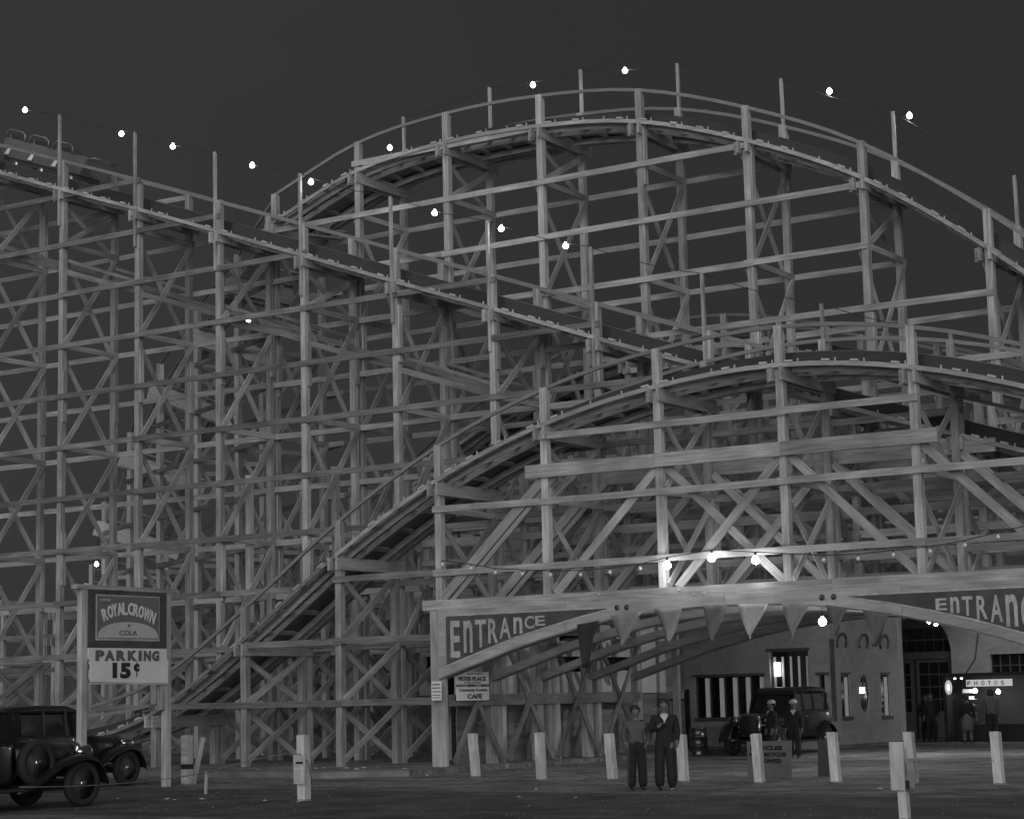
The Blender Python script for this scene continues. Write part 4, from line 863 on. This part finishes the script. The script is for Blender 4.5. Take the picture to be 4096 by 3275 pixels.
# ------------------------------------------------------------------ people
def person(label, loc, rz, h=1.72, top=KNIT, legs=TROUS, armL=None, armR=None, stride=0.0, hat=None, collar=False, skirt=None, sleeve=True, hair=True, lean=0.0, group=None, flare=0.0):
    t = thing('person', label, 'person', loc, rz, group); s = h/1.75
    V = []; E = []; RAD = []
    def v(p, r, par=None):
        V.append(tuple(c*s for c in p)); RAD.append(r*s)
        if par is not None: E.append((par, len(V)-1))
        return len(V)-1
    pel = v((0, 0, .97), .155); ab_ = v((0, 0, 1.12), .165, pel); ch = v((0, .005, 1.31), .19, ab_); nk0 = v((0, .01, 1.45), .085, ch)
    nk = v((0, 0, 1.53), .055, nk0); hd = v((0, -.015, 1.62), .088, nk); hd2 = v((0, -.01, 1.69), .085, hd); v((0, 0, 1.735), .05, hd2)
    v((0, -.125, 1.61), .014, hd)                                           # nose
    for sx in (-1, 1):
        v((sx*.092, .01, 1.63), .018, hd)                                    # ears
        sh = v((sx*.205, .01, 1.40), .095, ch)
        A = (armL if sx > 0 else armR) or ((.235, .02, 1.16), (.25, -.05, .92), (.25, -.08, .84))
        e, wr, hn = [(sx*a if not isinstance(a, tuple) else a, b, c) for a, b, c in A]
        el = v(e, .074, sh); w_ = v(wr, .046, el); ha = v(hn, .036, w_)
        d = Vector(hn)-Vector(wr); d.normalize(); side = Vector((0, -1, 0)) if abs(d.z) > .5 else Vector((0, 0, 1)); up = d.cross(side).normalized(); side = up.cross(d).normalized()
        for i, (o_, l) in enumerate(((-.028, .07), (-.009, .085), (.010, .08), (.028, .062))):
            a = Vector(hn)+side*o_+d*.03; b = a+d*l*.55+up*.012; c = b+d*l*.4+up*.03; i0 = v(a, .0095, ha); i1 = v(b, .0088, i0); v(c, .0075, i1)
        th = Vector(wr).lerp(Vector(hn), .6)-side*.038; i0 = v(th, .011, ha); v(th-side*.012+d*.045+up*.012, .009, i0)
        fy = -stride*sx
        hp = v((sx*.095, 0, .92), .125, pel); kn = v((sx*.115, fy*.5-.02, .51), .098+flare*.3, hp); an = v((sx*.125, fy+.02*(stride > 0), .12), .075+flare, kn)
        hl = v((sx*.105, fy+.02, .055), .048, an); v((sx*.12, fy-.17, .04), .042, hl)
    me = bpy.data.meshes.new('skeleton'); bm = bmesh.new(); ly = bm.verts.layers.skin.verify(); vs = [bm.verts.new(p) for p in V]
    for a, b in E: bm.edges.new((vs[a], vs[b]))
    for i, q in enumerate(vs): q[ly].radius = (RAD[i], RAD[i]); q[ly].use_root = (i == 0)
    bm.to_mesh(me); bm.free(); ob = bpy.data.objects.new('skeleton', me); C.objects.link(ob)
    ob.modifiers.new('s', 'SKIN').use_smooth_shade = True; sbs = ob.modifiers.new('u', 'SUBSURF'); sbs.levels = 1; sbs.render_levels = 1
    dg = bpy.context.evaluated_depsgraph_get(); bmh = bpy.data.meshes.new_from_object(ob.evaluated_get(dg)); bpy.data.objects.remove(ob)
    bmh.materials.clear()
    for m in (top, legs, SKIN, SHOE): bmh.materials.append(m)
    hands = [Vector(V[i]) for i in range(len(V)) if abs(RAD[i]/s-.036) < 1e-6]
    for p in bmh.polygons:
        c = p.center; z = c.z/s
        k_ = 0 if z > .99 else (1 if z > .1 else 3)
        if z > 1.5: k_ = 2
        if any((c-hh).length < .105*s for hh in hands): k_ = 2
        if z < .99 and abs(c.x)/s > .19 and k_ == 1: k_ = 0
        p.material_index = k_; p.use_smooth = True
    put('body', bmh, t, None, True)
    if hair:
        put('hair', lathe_mesh('hair', [(.108*s, -.02), (.121*s, .03*s), (.112*s, .08*s), (.075*s, .118*s), (.005, .132*s)], HAIR, 16), t, Matrix.Translation((0, .032*s, 1.665*s)) @ Matrix.Rotation(R(-24), 4, 'X'), True)
    for sx in (-1, 1): put('eye', lathe_mesh('eye', [(.004, -.008*s), (.011*s, 0), (.004, .008*s)], HAIR, 8), t, Matrix.Translation((sx*.034*s, -.098*s, 1.645*s)), True)
    if hat:
        put('cap', lathe_mesh('cap', [(.095*s, 0), (.115*s, .012*s), (.122*s, .055*s), (.1*s, .06*s), (.095*s, .085*s), (.05*s, .11*s), (.005, .115*s)], hat, 18), t, Matrix.Translation((0, .015*s, 1.70*s)) @ Matrix.Rotation(R(8), 4, 'X') @ Matrix.Scale(1.12, 4), True)
    if collar:
        V2 = [(-.085*s, -.115*s, 1.47*s), (.085*s, -.115*s, 1.47*s), (0, -.185*s, 1.31*s), (-.06*s, -.06*s, 1.50*s), (.06*s, -.06*s, 1.50*s), (0, -.13*s, 1.31*s)]
        put('vest_front', mesh('vest_front', V2, [(0, 2, 1), (0, 1, 4, 3), (3, 4, 5), (0, 3, 5, 2), (1, 2, 5, 4)], WHITEC), t, None, True)
        tube('neckerchief', [(-.10*s, -.06*s, 1.49*s), (0, -.195*s, 1.30*s), (.10*s, -.06*s, 1.49*s)], .022*s, NAVY, t, 6, True)
    if skirt:
        put('skirt', lathe_mesh('skirt', [(.15*s, 1.08*s), (.19*s, .9*s), (.22*s, .7*s), (.25*s, .45*s), (.235*s, .45*s)], skirt, 18), t, None, True)
    return t
hips = ((.31, .08, 1.17), (.25, .0, .98), (.22, -.05, .95))
p1 = person('youth in grey pullover with hands at his hips standing beside a bollard', (-20.55, 36.05, 0), R(38), 1.62, KNIT, TROUS, hips, ((.28, .06, 1.15), (.22, .03, .97), (.20, -.03, .93)), flare=.035)
p2 = person('sailor in dark uniform with white V front, one hand raised to his chest', (-19.93, 36.1, 0), R(30), 1.74, NAVY, NAVY, ((.25, .0, 1.14), (.24, -.1, .92), (.23, -.14, .86)), ((.27, -.03, 1.16), (.12, -.22, 1.24), (.06, -.25, 1.29)), 0, None, True, flare=.035)
tube('cigarette', [(-.05, -.1, 1.575), (-.09, -.17, 1.565)], .006, WHITEC, p2, 5, True)
person('sailor with white cap passing the sedan beside the windscreen', (-26.45, 54.3, 0), R(-40), 1.60, NAVY, NAVY, stride=.18, hat=WHITEC, collar=True, flare=.03, group='sailors in white caps by the sedan')
person('sailor with white cap passing the sedan beside its rear door', (-25.75, 54.3, 0), R(20), 1.60, NAVY, NAVY, stride=.16, hat=WHITEC, collar=True, flare=.03, group='sailors in white caps by the sedan')
person('person in dark coat before the arched doors', (-28.35, 71.3, 0), R(10), 1.72, NAVY, TROUS)
person('person in pale skirt at the photo stall counter', (-26.35, 69.6, 0), R(190), 1.62, TROUS, SKIN, skirt=PALECL)
person('person in grey jacket seen from behind at the photo stall', (-25.1, 68.6, 0), R(200), 1.76, KNIT, TROUS)
person('person in dark clothes waiting beside the stucco corner', (-28.9, 72.2, 0), R(30), 1.66, TROUS, TROUS)

# ------------------------------------------------------------------ loose stones over the lot
V = []; F = []
for i in range(4200):
    x = random.uniform(-46, -8); y = random.uniform(27, 58)
    if x > -31 and y > 45 and random.random() < .5: continue
    z = .132 if (x < -31.2 and y > 43.4) else .004; r = random.uniform(.006, .016)*(1.7 if random.random() < .04 else 1); n = len(V)
    V += [(x-r, y-r*.8, z), (x+r*.9, y-r, z), (x+r, y+r*.7, z), (x-r*.8, y+r, z), (x+r*random.uniform(-.3, .3), y, z+r*random.uniform(.6, 1.1))]
    F += [(n, n+1, n+4), (n+1, n+2, n+4), (n+2, n+3, n+4), (n+3, n, n+4)]
o = put('gravel', mesh('gravel', V, F, mat('loose_stone', .20, .95, 0, .3, scale=(3, 3, 3)))); tag(o, 'loose pale gravel scattered over the dark lot', 'gravel', kind='stuff')
